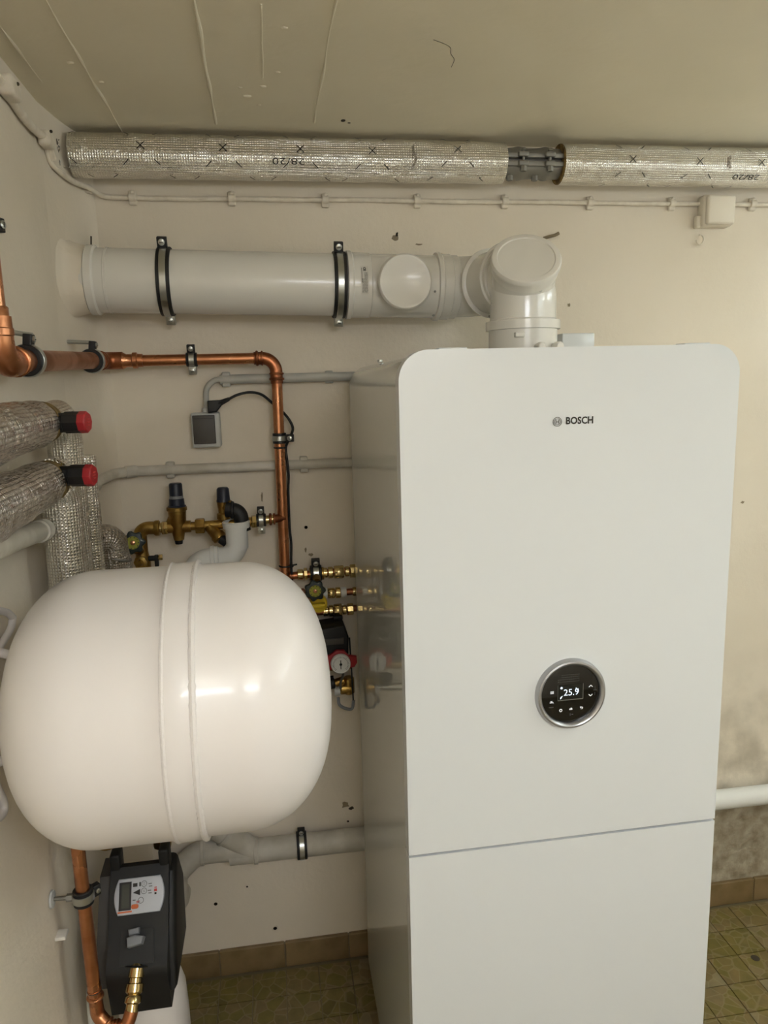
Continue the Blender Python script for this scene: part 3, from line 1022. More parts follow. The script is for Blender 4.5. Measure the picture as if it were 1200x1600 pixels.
def foil_prints(xs, x_lo, x_hi, r, parent, seed=0, text_at=None):
    b = B()
    rr = r + 0.0034

    def P(u, a):
        return V((u, PY - rr * math.cos(a), PZ + rr * math.sin(a)))

    def dash(u, a, d, ln=0.018, wd=0.0020):
        # d = +1: '/', -1: '\'
        n_ = 5
        i0 = len(b.v)
        for k in range(n_ + 1):
            s_ = (k / n_ - 0.5) * ln
            du, da = s_ * 0.72, s_ * 0.72 * d / rr
            b.v.append(P(u + du - wd * 0.5 * 0.7, a + da + d * wd * 0.35 / rr))
            b.v.append(P(u + du + wd * 0.5 * 0.7, a + da - d * wd * 0.35 / rr))
        for k in range(n_): b.f.append((i0 + 2 * k, i0 + 2 * k + 1, i0 + 2 * k + 3, i0 + 2 * k + 2))

    for x, a0 in xs:
        a0 = math.radians(a0)
        for d in (1, -1): dash(x, a0, d, 0.025)
        for k, du in ((0.70, 0.034), (-0.70, 0.036), (-1.42, 0.067)):
            for s_ in (1, -1):
                u = x + s_ * du
                if x_lo + 0.01 < u < x_hi - 0.01:
                    dash(u, a0 + k, s_ * (1 if k > 0 else -1))
    if text_at:
        for tx, ta in text_at:
            def bend(vs, tx=tx, ta=math.radians(ta)):
                return [P(tx - q[0] * 1.7, ta - q[1] / rr) for q in vs]
            b.grid_text('28/20', 0.021, (0, 0, 0), X_, Z_, -0.0001, bend=bend)
    b.obj('printed_mark', 'ink', parent, flat=True)['kind'] = 'stuff'


t = thing('insulated_pipe', 'silver foil insulated pipe under the ceiling, long section left of the steel coupling', 'pipe', (0.66, PY, PZ - PR))
fo = foil_tube('foil_insulation', [(0.140, PY, PZ), (1.216, PY, PZ)], PR, t)
foil_prints([(0.117 + 0.0, 12), (0.308, 12), (0.500, 10), (0.686, 11), (0.864, 10), (1.083, 20)], 0.112, 1.216, PR, t, text_at=[(0.697, -13)])
# crumpled foil lip at the wall end, tape tear
b = B()
rnd = random.Random(5)
pts = []
for k in range(14):
    pts.append((0.112 + 0.012 * rnd.random(), PY - PR * 1.02 - 0.006 * rnd.random() - 0.002, PZ + PR * (0.35 - 1.2 * k / 13)))
b.tube(spline(pts, 3), 0.0035, 6, jitter=0.003, jscale=120, uvs=True)
b.obj('foil_lip', 'foil_crumpled', t)
b = B()
b.tube(spline([(0.973, PY - PR * 0.80, PZ + PR * 0.62), (0.967, PY - PR * 1.03, PZ + PR * 0.22), (0.975, PY - PR * 1.03, PZ - PR * 0.15), (0.965, PY - PR * 0.82, PZ - PR * 0.6)], 6), 0.0026, 6, jitter=0.002, jscale=150, uvs=True)
b.obj('foil_tear', 'foil_crumpled', t)
# bottom overlap seam
b = B().tube(resample([(0.118, PY - PR * 0.72, PZ - PR * 0.74), (0.62, PY - PR * 0.60, PZ - PR * 0.84), (1.21, PY - PR * 0.62, PZ - PR * 0.82)], 0.02), 0.0022, 6, jitter=0.002, jscale=40, uvs=True)
b.obj('foil_seam', 'foil', t)

t2 = thing('insulated_pipe', 'silver foil insulated pipe under the ceiling, section right of the steel coupling', 'pipe', (2.3, PY, PZ - PR))
foil_tube('foil_insulation', [(1.372, PY, PZ), (3.095, PY, PZ)], PR, t2)
B().ring((1.371, PY, PZ), (1, 0, 0), 0.028, PR - 0.001, 0.006, 40).obj('insulation_end', 'mineral_wool', t2)
foil_prints([(1.555, 2), (1.745, 0), (1.925, 0), (2.115, 0)], 1.372, 2.3, PR, t2, text_at=[(1.93, -33)])
b = B().tube(spline([(1.833, PY - PR * 0.98, PZ + PR * 0.30), (1.83, PY - PR * 1.04, PZ - PR * 0.05), (1.836, PY - PR * 0.98, PZ - PR * 0.3)], 6), 0.003, 6, jitter=0.002, jscale=150, uvs=True)
b.obj('foil_tear', 'foil_crumpled', t2)

t3 = thing('pipe_coupling', 'grey bolted steel pipe coupling in the gap of the ceiling pipe', 'coupling', (1.295, PY, PZ - 0.03))
B().cyl((1.19, PY, PZ), (1.40, PY, PZ), 0.026, 32).obj('bare_pipe', 'steel_grey', t3)
for s_, nm in ((1, 'upper_shell'), (-1, 'lower_shell')):
    b = B()
    pf = []
    n = 40
    for k in range(n + 1):
        x = 1.213 + 0.160 * k / n
        bul = 0.0045 * (math.exp(-((x - 1.258) / 0.014) ** 2) + math.exp(-((x - 1.330) / 0.014) ** 2))
        pf.append((x, bul))
    vs, fs = [], []
    for x, bul in pf:
        for j in range(13):
            a = math.radians(-82 + 164 * j / 12)
            r = 0.0335 + bul * math.cos(a) * 0.9
            vs.append(V((x, PY - r * math.sin(a) * 1.0, PZ + s_ * (0.004 + r * math.cos(a)))))
    for i in range(n):
        for j in range(12): fs.append((i * 13 + j, i * 13 + j + 1, (i + 1) * 13 + j + 1, (i + 1) * 13 + j))
    b._add(vs, fs)
    # flange
    fl = []
    b.box((1.293, PY - 0.036, PZ + s_ * 0.010), (0.158, 0.012, 0.012), ch=0.002)
    for x in (1.258, 1.330): b.box((x, PY - 0.041, PZ + s_ * 0.011), (0.028, 0.022, 0.014), ch=0.004)
    b.obj(nm, 'steel_grey', t3)
for x, zz in ((1.258, -0.030), (1.330, -0.030)):
    b = B(); b.cyl((x, PY - 0.044, PZ - 0.030), (x, PY - 0.044, PZ + 0.026), 0.0045, 12)
    b.lathe([(0, 0.0085), (0.012, 0.0085)], (x, PY - 0.044, PZ - 0.030), (0, 0, 1), 6)
    b.lathe([(0, 0.008), (0.007, 0.006)], (x, PY - 0.044, PZ + 0.019), (0, 0, 1), 12)
    b.obj('bolt', 'zinc_dark', t3)
for x in (1.232, 1.300):
    b = B(); b.lathe([(0, 0.0085), (0.012, 0.0085)], (x, PY - 0.012, PZ - 0.045), (0, 0, 1), 6)
    b.obj('nut', 'steel_grey', t3)

# ------------------------------------------------------------------ painted cable with clips
t = thing('electric_cable', 'old cream-painted cable clipped along the back wall under the foil pipe', 'cable', (1.0, -0.01, 2.268))
pts = [(0.118, -0.240, 2.345), (0.118, -0.215, 2.325), (0.121, -0.190, 2.30), (0.140, -0.10, 2.290), (0.160, -0.04, 2.292), (0.176, -0.014, 2.286), (0.19, -0.010, 2.278)]
for k in range(1, 70):
    x = 0.19 + k * 0.03
    pts.append((x, -0.010, 2.275 + 0.0022 * noise.noise(V((x * 4, 0, 0)))))
B().tube(spline(pts, 3), 0.0062, 10, jitter=0.0008, jscale=60).obj('cable', 'cable_paint', t)
CL = [0.262, 0.510, 0.753, 1.001, 1.246, 1.493, 1.739, 1.990, 2.2]
cb = None
for i, x in enumerate(CL):
    if cb is None:
        b = B()
        b.box((x, -0.006, 2.275), (0.020, 0.012, 0.036), ch=0.004)
        b.ring((x, -0.011, 2.276), (1, 0, 0), 0.0062, 0.0105, 0.018, 20)
        b.sphere((x, -0.012, 2.288), 0.0055, 12)
        cb = b.obj('cable_clip', 'cable_paint', t)
    else:
        c = cb.copy(); COL.objects.link(c); c.parent = t
        c.location = (x - CL[0], 0, 0.001 * math.sin(i * 2.1)); c.rotation_euler = (0, 0, 0)
b = B(); b.box((0.150, -0.014, 2.293), (0.034, 0.024, 0.022), ch=0.006)
b.obj('corner_clip', 'cable_paint', t)

t = thing('electric_cable', 'short cream-painted cable along the left wall just below the ceiling', 'cable', (0.12, -0.4, 2.33))
B().tube(spline([(0.119, -0.62, 2.372), (0.119, -0.52, 2.362), (0.120, -0.46, 2.350), (0.121, -0.38, 2.338), (0.123, -0.30, 2.336), (0.125, -0.255, 2.345)], 6), 0.0085, 12, jitter=0.001, jscale=60).obj('cable', 'cable_paint', t)
b = B(); b.box((0.126, -0.475, 2.358), (0.03, 0.055, 0.038), ch=0.008)
b.obj('cable_clip', 'cable_paint', t)
b = B(); b.box((0.126, -0.245, 2.338), (0.028, 0.045, 0.032), ch=0.007)
b.tube(spline([(0.125, -0.245, 2.338), (0.124, -0.22, 2.335), (0.125, -0.20, 2.31)], 5), 0.009, 10)
b.obj('cable_clip', 'cable_paint', t)
for y, z in ((-0.475, 2.366), (-0.262, 2.35)):
    B().sphere((0.1415, y, z), 0.0035, 10).obj('nail_head', 'hole_dark', t)

t = thing('junction_box', 'cream-painted square junction box on the cable at upper right', 'junction box', (1.868, 0, 2.205))
b = B(); b.box((1.868, -0.018, 2.253), (0.092, 0.036, 0.086), ch=0.008)
b.obj('box_body', 'box_paint', t)
b = B(); b.box((1.870, -0.040, 2.253), (0.086, 0.018, 0.080), ch=0.008)
b.obj('lid', 'box_paint', t)
b = B(); b.box((1.818, -0.012, 2.225), (0.014, 0.02, 0.034), ch=0.004)
b.obj('cable_gland', 'box_paint', t)
b = B(); pts = []
for k in range(15):
    a = math.radians(110 - 280 * k / 14)
    pts.append((1.829 + 0.011 * math.cos(a), -0.012, 2.178 + 0.013 * math.sin(a)))
tag(B().tube(pts, 0.0024, 8).obj('wall_hook', 'cable_paint'), 'small painted wire hook in the wall below the junction box', 'hook')
b = B()
b.tube(spline([(1.362, 0.0, 2.182), (1.372, -0.010, 2.184), (1.388, -0.020, 2.187), (1.398, -0.022, 2.192)], 4), 0.0045, 8)
tag(b.obj('wall_nail', 'stain_brown'), 'bent rusty nail in the wall right of the upright flue', 'nail')

# ------------------------------------------------------------------ copper pipe along the left and back walls
t = thing('copper_pipe', 'copper pipe turning from the left wall along the back wall and down', 'pipe', (0.4, -0.3, 1.25))
CX, CZ = 0.165, 1.852
R28, R22 = 0.0195, 0.0142
RX, RY = CX - 0.004, -0.795
B().cyl((RX - 0.004, RY + 0.006, 2.419), (RX, RY, CZ + 0.06), 0.0165, 28).obj('riser', 'copper', t)
b = B(); b.lathe([(0, 0.0185), (0.002, 0.020), (0.03, 0.020), (0.034, 0.0245), (0.044, 0.0245), (0.048, 0.021), (0.06, 0.020)], (RX, RY, CZ + 0.075), (0, 0.02, -1), 28)
b.obj('press_socket', 'copper', t)
pts = fillet([(RX, RY, CZ + 0.06), (RX, RY + 0.003, CZ - 0.014), (CX, -0.715, CZ - 0.007)], 0.036, 10)
b = B().tube(pts, 0.023, 28)
b.obj('elbow_fitting', 'copper', t)
b = B(); b.torus((CX, -0.735, CZ - 0.008), (0, 1, 0.05), 0.0215, 0.0045, 28)
b.obj('press_bead', 'copper', t)
ya, yb2 = V((CX, -0.73, CZ - 0.007)), V((CX + 0.003, -0.10, 1.868))
B().cyl(ya, yb2, R28, 28).obj('wall_run', 'copper_dull', t)
pts = fillet([(CX + 0.003, -0.13, 1.867), (CX + 0.003, -0.066, 1.868), (0.215, -0.066, 1.868)], 0.03, 10)
b = B().tube(pts, 0.022, 26); b.torus((CX + 0.003, -0.115, 1.867), (0, 1, 0), 0.0205, 0.004, 26)
b.obj('corner_elbow', 'copper_dark', t)
b = B(); b.lathe([(0, 0.021), (0.008, 0.021), (0.016, 0.0165), (0.03, 0.0165), (0.032, 0.0205), (0.042, 0.0205), (0.044, 0.017), (0.056, 0.0165)], (0.208, -0.066, 1.8675), (1, 0, 0), 26)
b.obj('reducer', 'copper', t)
B().cyl((0.25, -0.062, 1.867), (0.572, -0.06, 1.867), R22, 26).obj('back_run', 'copper', t)
pts = fillet([(0.545, -0.06, 1.867), (0.601, -0.06, 1.867), (0.602, -0.06, 1.80)], 0.036, 10)
b = B().tube(pts, 0.0165, 26)
b.torus((0.553, -0.06, 1.867), (1, 0, 0), 0.0165, 0.0038, 24); b.torus((0.566, -0.06, 1.867), (1, 0, 0), 0.0165, 0.003, 24)
b.torus((0.602, -0.06, 1.812), (0, 0, 1), 0.0165, 0.0038, 24); b.torus((0.602, -0.06, 1.826), (0, 0, 1), 0.0165, 0.003, 24)
b.obj('elbow_fitting', 'copper_dark', t)
B().cyl((0.602, -0.06, 1.82), (0.597, -0.06, 1.140), R22, 26).obj('drop', 'copper', t)

clamp('pipe_clamp', 'black clamp on the thick copper pipe, nearer the viewer, along the left wall', (CX, -0.668, CZ - 0.004), (0, 1, 0.026), R28, (0.12, 0, 0.99), 0.03, lug=0.020, rod=None, two=False, face=(1, 0, 0), th=0.008)
clamp('pipe_clamp', 'black clamp on the thick copper pipe, farther back near the wall corner', (CX + 0.002, -0.190, 1.864), (0, 1, 0.026), R28, (0.12, 0, 0.99), 0.03, lug=0.020, rod=None, two=False, face=(1, 0, 0), th=0.008)
clamp('pipe_clamp', 'zinc clamp on the horizontal copper pipe above the socket outlet', (0.386, -0.061, 1.867), (1, 0, 0), R22, (0, -0.25, 0.97), 0.028, lug=0.022, rod=(0.386, -0.002, 1.867), face=(0, -1, 0))
clamp('pipe_clamp', 'zinc clamp on the copper downpipe beside the looping black cord', (0.6015, -0.06, 1.655), (0, 0, 1), R22, (0.97, -0.25, 0), 0.028, lug=0.022, rod=(0.6015, -0.002, 1.655), face=(0, -1, 0), two=False)
# studs of the two clamps on the left wall
b = B(); b.cyl((0.111, -0.668, CZ + 0.050), (CX + 0.012, -0.668, CZ + 0.039), 0.0045, 12)
o = b.obj('stud', 'zinc', bpy.data.objects['pipe_clamp.002'])
b = B(); b.cyl((0.111, -0.190, 1.910), (CX + 0.012, -0.190, 1.906), 0.0045, 12)
o = b.obj('stud', 'zinc', bpy.data.objects['pipe_clamp.003'])
# clamp cut by the left edge of the picture
clamp('pipe_clamp', 'zinc clamp on the copper riser at the left edge of view', (RX - 0.002, RY + 0.003, 2.055), (0, 0, 1), 0.0165, (0.3, 0.95, 0), 0.03, lug=0.022, rod=(0.112, RY + 0.003, 2.055), face=(1, 0, 0), two=False)

# ------------------------------------------------------------------ socket, conduits, cord
t = thing('socket_outlet', 'grey wall socket with a dark flap below the black plug', 'socket', (0.408, 0, 1.634))
b = B(); b.box((0.408, -0.02, 1.682), (0.076, 0.040, 0.094), ch=0.006)
b.obj('socket_housing', 'light_grey_plastic', t)
fl = B().box((0.404, -0.0425, 1.684), (0.058, 0.007, 0.076), ch=0.002).obj('flap', 'dark_grey_plastic', t)
B().box((0.404, -0.0462, 1.7135), (0.050, 0.002, 0.0015)).obj('hinge_line', 'ink', fl)
b = B(); b.cyl((0.411, -0.02, 1.728), (0.411, -0.02, 1.742), 0.011, 16, ch=0.002)
b.obj('cable_entry', 'light_grey_plastic', t)

t = thing('conduit', 'grey conduit running from above the socket to behind the boiler', 'conduit', (0.9, -0.02, 1.80))
B().cyl((0.452, -0.02, 1.8145), (1.30, -0.02, 1.8145), 0.0125, 20).obj('tube', 'pvc_grey', t)
B().tube(fillet([(0.411, -0.02, 1.738), (0.414, -0.02, 1.8145), (0.456, -0.02, 1.8145)], 0.038, 10), 0.0075, 14).obj('cable_tail', 'pvc_grey', t)
B().box((0.468, -0.014, 1.8145), (0.022, 0.026, 0.040), ch=0.004).obj('saddle', 'pvc_grey', t)
B().box((0.745, -0.010, 1.8145), (0.022, 0.024, 0.034), ch=0.004).obj('saddle', 'pvc_grey', t)

t = thing('conduit', 'grey painted conduit across the back wall above the brass valves', 'conduit', (0.6, -0.02, 1.56))
pts = fillet([(0.136, -0.42, 1.545), (0.150, -0.16, 1.572), (0.165, -0.05, 1.577), (0.215, -0.02, 1.578), (1.30, -0.02, 1.5775)], [0, 0.06, 0.03, 0.03, 0], 6)
B().tube(pts, 0.0138, 20).obj('tube', 'pvc_painted', t)
b = B(); b.cyl((0.190, -0.034, 1.578), (0.218, -0.02, 1.578), 0.0165, 18, ch=0.002)
b.obj('joint_sleeve', 'pvc_painted', t)
b = B(); b.cyl((0.142, -0.30, 1.557), (0.148, -0.20, 1.568), 0.0185, 18, ch=0.003)
b.obj('joint_sleeve', 'pvc_painted', t)
for x in (0.305, 0.665):
    B().box((x, -0.014, 1.5775), (0.022, 0.026, 0.044), ch=0.004).obj('saddle', 'pvc_painted', t)
B().ring((0.600, -0.02, 1.5775), (1, 0, 0), 0.0136, 0.0152, 0.004, 20).obj('saddle_band', 'pvc_painted', t)

t = thing('power_cord', 'black power cord with angled plug looping from the socket to the copper pipe', 'cord', (0.53, -0.06, 1.30))
cp = [(0.445, -0.055, 1.752), (0.468, -0.06, 1.760), (0.496, -0.062, 1.773), (0.529, -0.055, 1.779), (0.560, -0.045, 1.772), (0.588, -0.036, 1.748), (0.610, -0.034, 1.728), (0.628, -0.042, 1.706), (0.638, -0.046, 1.684), (0.636, -0.044, 1.668),
      (0.624, -0.042, 1.645), (0.617, -0.044, 1.625), (0.619, -0.05, 1.59), (0.621, -0.05, 1.55), (0.618, -0.05, 1.51), (0.617, -0.05, 1.45), (0.617, -0.05, 1.40), (0.619, -0.05, 1.36), (0.6165, -0.052, 1.31), (0.616, -0.05, 1.25)]
B().tube(spline(cp, 6), 0.0036, 10).obj('cord', 'rubber', t)
b = B()
b.prism([(-0.012, -0.016), (0.010, -0.014), (0.030, 0.010), (0.026, 0.017), (-0.012, 0.016)], (0.430, -0.036, 1.744), (1, 0, 0), (0, 0, 1), 0.022, ch=0.003)
b.tube([(0.448, -0.046, 1.752), (0.474, -0.058, 1.763)], [0.008, 0.005], 12)
b.obj('plug', 'rubber', t)
for z in (1.630, 1.302):
    b = B(); b.torus((0.6025 if z > 1.5 else 0.600, -0.06, z), (0, 0, 1), 0.0165, 0.0022, 24, 8)
    if z < 1.5: b.tube([(0.615, -0.062, z), (0.632, -0.060, z + 0.002)], 0.0025, 8); b.sphere((0.618, -0.066, z), 0.005, 10)
    b.obj('cable_tie', 'rubber', t)


# ------------------------------------------------------------------ valves
def handwheel(parent, c, n, r, lobes=7, th=0.014, m1='wheel_green', m2='wheel_yellow'):
    n = V(n).normalized()
    x, y, _ = frame(n)
    poly = []
    k = lobes * 8
    for i in range(k):
        a = 2 * math.pi * i / k
        poly.append(((r * (0.90 + 0.10 * math.cos(lobes * a))) * math.cos(a), (r * (0.90 + 0.10 * math.cos(lobes * a))) * math.sin(a)))
    w_ = B().prism(poly, V(c), x, y, th, ch=0.003).obj('handwheel', m1, parent)
    cc = V(c) + n * th
    B().ring(cc + n * 0.0008, n, r * 0.20, r * 0.54, 0.002, 36).obj('wheel_disc', m2, w_)
    b = B()
    for i in range(10):
        a = 2 * math.pi * i / 10
        b.prism(ngon(r * 0.05, 6), cc + n * 0.0020 + (x * math.cos(a) + y * math.sin(a)) * r * 0.46, x, y, 0.0005)
    b.obj('wheel_marking', m1, w_)['kind'] = 'stuff'
    b = B(); b.lathe([(0, r * 0.16), (0.003, r * 0.16), (0.004, 0)], cc, n, 14)
    b.obj('wheel_nut', 'copper', w_)
    return w_


def hexn(b, c, axis, r, L):
    return b.lathe([(0, r * 0.93), (L * 0.12, r), (L * 0.88, r), (L, r * 0.93)], c, axis, 6)


BY = -0.085
t = thing('water_inlet_valves', 'brass water inlet group with pressure reducer, strainer and green wheel', 'valve', (0.38, BY, 1.30))
BZ = 1.432
b = B().tube(fillet([(0.222, BY, 1.405), (0.222, BY, BZ + 0.004), (0.272, BY, BZ)], 0.026, 8), 0.0175, 20)
b.lathe([(0, 0.019), (0.004, 0.021), (0.012, 0.021), (0.014, 0.0185)], (0.262, BY, BZ), (1, 0, 0), 20)
b.obj('elbow', 'brass', t)
b = B(); b.cyl((0.270, BY, BZ), (0.300, BY, BZ), 0.0135, 20); hexn(b, (0.281, BY, BZ), (1, 0, 0), 0.0185, 0.016)
b.obj('union', 'brass_bright', t)
# pressure reducer
b = B(); b.lathe([(0, 0.0), (0, 0.013), (0.018, 0.0165), (0.030, 0.0185), (0.050, 0.022), (0.078, 0.0235), (0.080, 0.0265), (0.088, 0.0265), (0.090, 0.024)], (0.323, BY, BZ - 0.035), (0, 0, 1), 28)
b.cyl((0.294, BY, BZ), (0.356, BY, BZ), 0.016, 20)
b.cyl((0.300, BY, BZ + 0.004), (0.318, BY, BZ + 0.040), 0.012, 14)
rd = b.obj('reducer_body', 'brass', t)
b = B(); b.lathe([(0, 0.0235), (0.004, 0.0235), (0.006, 0.0205), (0.022, 0.0195), (0.024, 0.0175), (0.060, 0.0170), (0.064, 0.015), (0.064, 0.0)], (0.324, BY, BZ + 0.053), (0, 0, 1), 24)
b.obj('reducer_cap', 'navy_cap', rd)
B().ring((0.324, BY, BZ + 0.078), (0, 0, 1), 0.0165, 0.0179, 0.012, 24).obj('cap_scale', 'grey_plastic', rd)
b = B(); b.lathe([(0, 0.0), (0, 0.0095), (0.012, 0.011), (0.013, 0.009)], (0.322, BY, BZ - 0.046), (0, 0, 1), 8)
b.obj('gauge_plug', 'black_plastic', rd)
b = B(); b.cyl((0.352, BY, BZ), (0.378, BY, BZ), 0.0115, 18); hexn(b, (0.368, BY, BZ), (1, 0, 0), 0.0215, 0.024); b.cyl((0.392, BY, BZ), (0.520, BY, BZ + 0.003), 0.0125, 18)
b.obj('union_nut', 'brass', t)
# strainer pointing down
b = B(); b.lathe([(0, 0.014), (0.03, 0.0165), (0.034, 0.0195), (0.046, 0.0195), (0.048, 0.016)], (0.402, BY, BZ - 0.002), (0.55, -0.25, -0.62), 20)
b.obj('strainer', 'brass', t)
b = B(); b.lathe([(0, 0.013), (0.02, 0.014), (0.022, 0.0)], (0.433, BY - 0.014, BZ - 0.036), (0.7, -0.2, -0.45), 12)
b.obj('strainer_drain', 'black_plastic', t)
# safety valve
b = B(); b.lathe([(0, 0.012), (0.010, 0.012), (0.012, 0.018), (0.026, 0.018), (0.028, 0.013), (0.036, 0.0135), (0.060, 0.0165), (0.062, 0.0)], (0.443, BY, BZ + 0.004), (0, 0, 1), 20)
b.cyl((0.443, BY, BZ + 0.048), (0.466, BY - 0.01, BZ + 0.052), 0.014, 16)
sv = b.obj('safety_valve', 'brass', t)
b = B(); b.lathe([(0, 0.0185), (0.004, 0.0185), (0.006, 0.0175), (0.034, 0.0160), (0.038, 0.013), (0.038, 0.0)], (0.445, BY, BZ + 0.062), (0, 0, 1), 20)
b.obj('valve_cap', 'navy_cap', sv)
b = B().tube(fillet([(0.452, BY - 0.02, BZ + 0.043), (0.487, BY - 0.026, BZ + 0.040), (0.494, BY - 0.028, BZ - 0.015)], 0.022, 8), 0.0195, 18)
b.torus((0.468, BY - 0.023, BZ + 0.0418), (1, 0, -0.05), 0.019, 0.005, 20)
b.obj('outlet_elbow', 'rubber', sv)
# right end: joins the copper downpipe
b = B(); b.cyl((0.50, BY, BZ + 0.004), (0.575, -0.075, BZ + 0.006), 0.012, 16)
hexn(b, (0.515, BY, BZ + 0.004), (1, 0.05, 0), 0.0175, 0.014)
b.obj('tail_pipe', 'brass_bright', t)
b = B(); b.torus((0.566, -0.076, BZ + 0.006), (1, 0, 0), 0.013, 0.004, 18); b.torus((0.576, -0.074, BZ + 0.006), (1, 0, 0), 0.013, 0.003, 18); b.cyl((0.560, -0.078, BZ + 0.006), (0.604, -0.062, BZ + 0.006), 0.0115, 16)
b.obj('copper_nipple', 'copper_dark', t)
# stop valve below the elbow
b = B(); b.lathe([(0, 0.016), (0.02, 0.0175), (0.05, 0.021), (0.09, 0.019), (0.11, 0.0155), (0.16, 0.0155)], (0.226, BY, 1.262), (0, 0, 1), 20)
b.lathe([(0, 0.013), (0.02, 0.013), (0.022, 0.017), (0.032, 0.017), (0.034, 0.009), (0.05, 0.008)], (0.226, BY, 1.348), (-0.05, -1, 0.02), 8)
b.lathe([(0, 0.013), (0.02, 0.012), (0.055, 0.010)], (0.224, BY, 1.372), (-0.25, -1, 0.35), 14)
b.obj('stop_valve', 'brass', t)
handwheel(t, (0.2145, BY - 0.046, 1.406), (0.06, -1, 0.12), 0.031)
b = B(); b.cyl((0.240, BY - 0.004, 1.352), (0.268, BY - 0.006, 1.352), 0.0075, 12)
b.box((0.262, BY - 0.006, 1.345), (0.010, 0.012, 0.032), ch=0.002)
b.obj('drain_tap', 'black_plastic', t)
b = B(); hexn(b, (0.266, BY - 0.006, 1.354), (1, 0, 0), 0.008, 0.012)
b.obj('drain_tap_nut', 'brass_bright', t)
clamp('pipe_clamp', 'zinc clamp on the brass tail beside the white funnel trap', (0.541, BY + 0.003, BZ + 0.006), (1, 0, 0), 0.0135, (0, -0.2, 0.98), 0.026, lug=0.022, rod=(0.541, -0.002, BZ + 0.006), face=(0, -1, 0))

SY = -0.118
t = thing('funnel_trap', 'white plastic funnel and trap pipe above the white tank', 'drain pipe', (0.43, SY, 1.22))
b = B(); b.lathe([(0, 0.0285), (0.055, 0.0295), (0.056, 0.035), (0.072, 0.0365), (0.074, 0.034), (0.074, 0.031), (0.03, 0.028), (0.03, 0.0)], (0.476, SY, 1.372), (0, 0, 1), 32)
b.obj('funnel', 'pvc_white', t)
b = B().tube(fillet([(0.476, SY, 1.40), (0.476, SY, 1.350), (0.360, SY, 1.345), (0.352, SY, 1.18)], [0, 0.042, 0.042, 0], 10), 0.0285, 28)
b.obj('trap_bend', 'pvc_white', t)
b = B(); b.lathe([(0, 0.0285), (0.001, 0.033), (0.010, 0.034), (0.012, 0.031), (0.020, 0.031), (0.022, 0.0285)], (0.405, SY, 1.3485), (1, 0, 0.04), 28)
b.obj('trap_collar', 'pvc_white', t)

# ------------------------------------------------------------------ brass lines entering behind the boiler
LY = -0.046
t = thing('brass_pipe_line', 'upper brass line with green wheel valve going behind the boiler', 'pipe', (0.70, LY, 1.25))
z1 = 1.274
b = B(); b.cyl((0.60, LY, z1 - 0.006), (0.82, LY, z1), 0.0105, 18)
b.obj('pipe', 'copper_dark', t)
b = B()
for x0, L_, r in ((0.632, 0.016, 0.015), (0.650, 0.010, 0.018), (0.704, 0.012, 0.0145), (0.718, 0.014, 0.0165), (0.735, 0.028, 0.019), (0.766, 0.012, 0.0145), (0.780, 0.020, 0.0195)):
    B().lathe([(0, r * 0.9), (L_ * 0.1, r), (L_ * 0.9, r), (L_, r * 0.9)], (x0, LY, z1 - 0.003), (1, 0, 0), 8 if r > 0.0175 else 20).obj('fitting', 'brass_bright', t)
b = B(); b.lathe([(0, 0.013), (0.05, 0.011)], (0.684, LY, z1 - 0.006), (-0.02, -1, -0.2), 14); b.lathe([(-0.02, 0.018), (0.02, 0.018)], (0.686, LY, z1 - 0.004), (1, 0, 0), 16)
b.obj('valve_body', 'brass', t)
handwheel(t, (0.676, LY - 0.06, z1 - 0.034), (0.02, -1, 0.05), 0.030)
clamp('pipe_clamp', 'zinc clamp above the green wheel right of the white tank', (0.684, LY, z1 - 0.002), (1, 0, 0), 0.0185, (0, -0.25, 0.97), 0.032, lug=0.024, rod=(0.684, -0.001, z1 - 0.002), face=(0, -1, 0), two=False)

t = thing('gas_line', 'gas line with yellow tap handle going behind the boiler', 'pipe', (0.70, LY, 1.18))
z2 = 1.212
B().tube(fillet([(0.645, 0.0, z2 - 0.004), (0.645, LY, z2 - 0.004), (0.82, LY, z2)], [0, 0.02, 0], 6), 0.0095, 18).obj('pipe', 'copper_dark', t)
b = B()
for x0, L_, r in ((0.702, 0.012, 0.0165), (0.752, 0.016, 0.0145)):
    B().lathe([(0, r * 0.9), (L_ * 0.15, r), (L_ * 0.85, r), (L_, r * 0.9)], (x0, LY, z2 - 0.001), (1, 0, 0), 18).obj('white_ring', 'pvc_white', t)
b = B()
for x0, L_, r in ((0.715, 0.020, 0.0145), (0.737, 0.014, 0.0155), (0.786, 0.014, 0.013)):
    B().lathe([(0, r * 0.9), (L_ * 0.1, r), (L_ * 0.9, r), (L_, r * 0.9)], (x0, LY, z2 - 0.001), (1, 0, 0), 20).obj('fitting', 'brass_bright', t)
b = B(); b.lathe([(0, 0.025), (0.018, 0.024), (0.020, 0.022), (0.020, 0.0)], (0.686, LY - 0.028, z2 - 0.018), (0, -1, 0), 28)
hd = b.obj('tap_handle', 'gas_yellow', t)
B().box((0.682, LY - 0.056, z2 - 0.018), (0.044, 0.02, 0.012), ch=0.003).obj('handle_grip', 'gas_yellow', hd)
b = B(); b.cyl((0.686, LY, z2 - 0.014), (0.686, LY - 0.03, z2 - 0.018), 0.011, 14)
b.obj('tap_stem', 'brass', t)

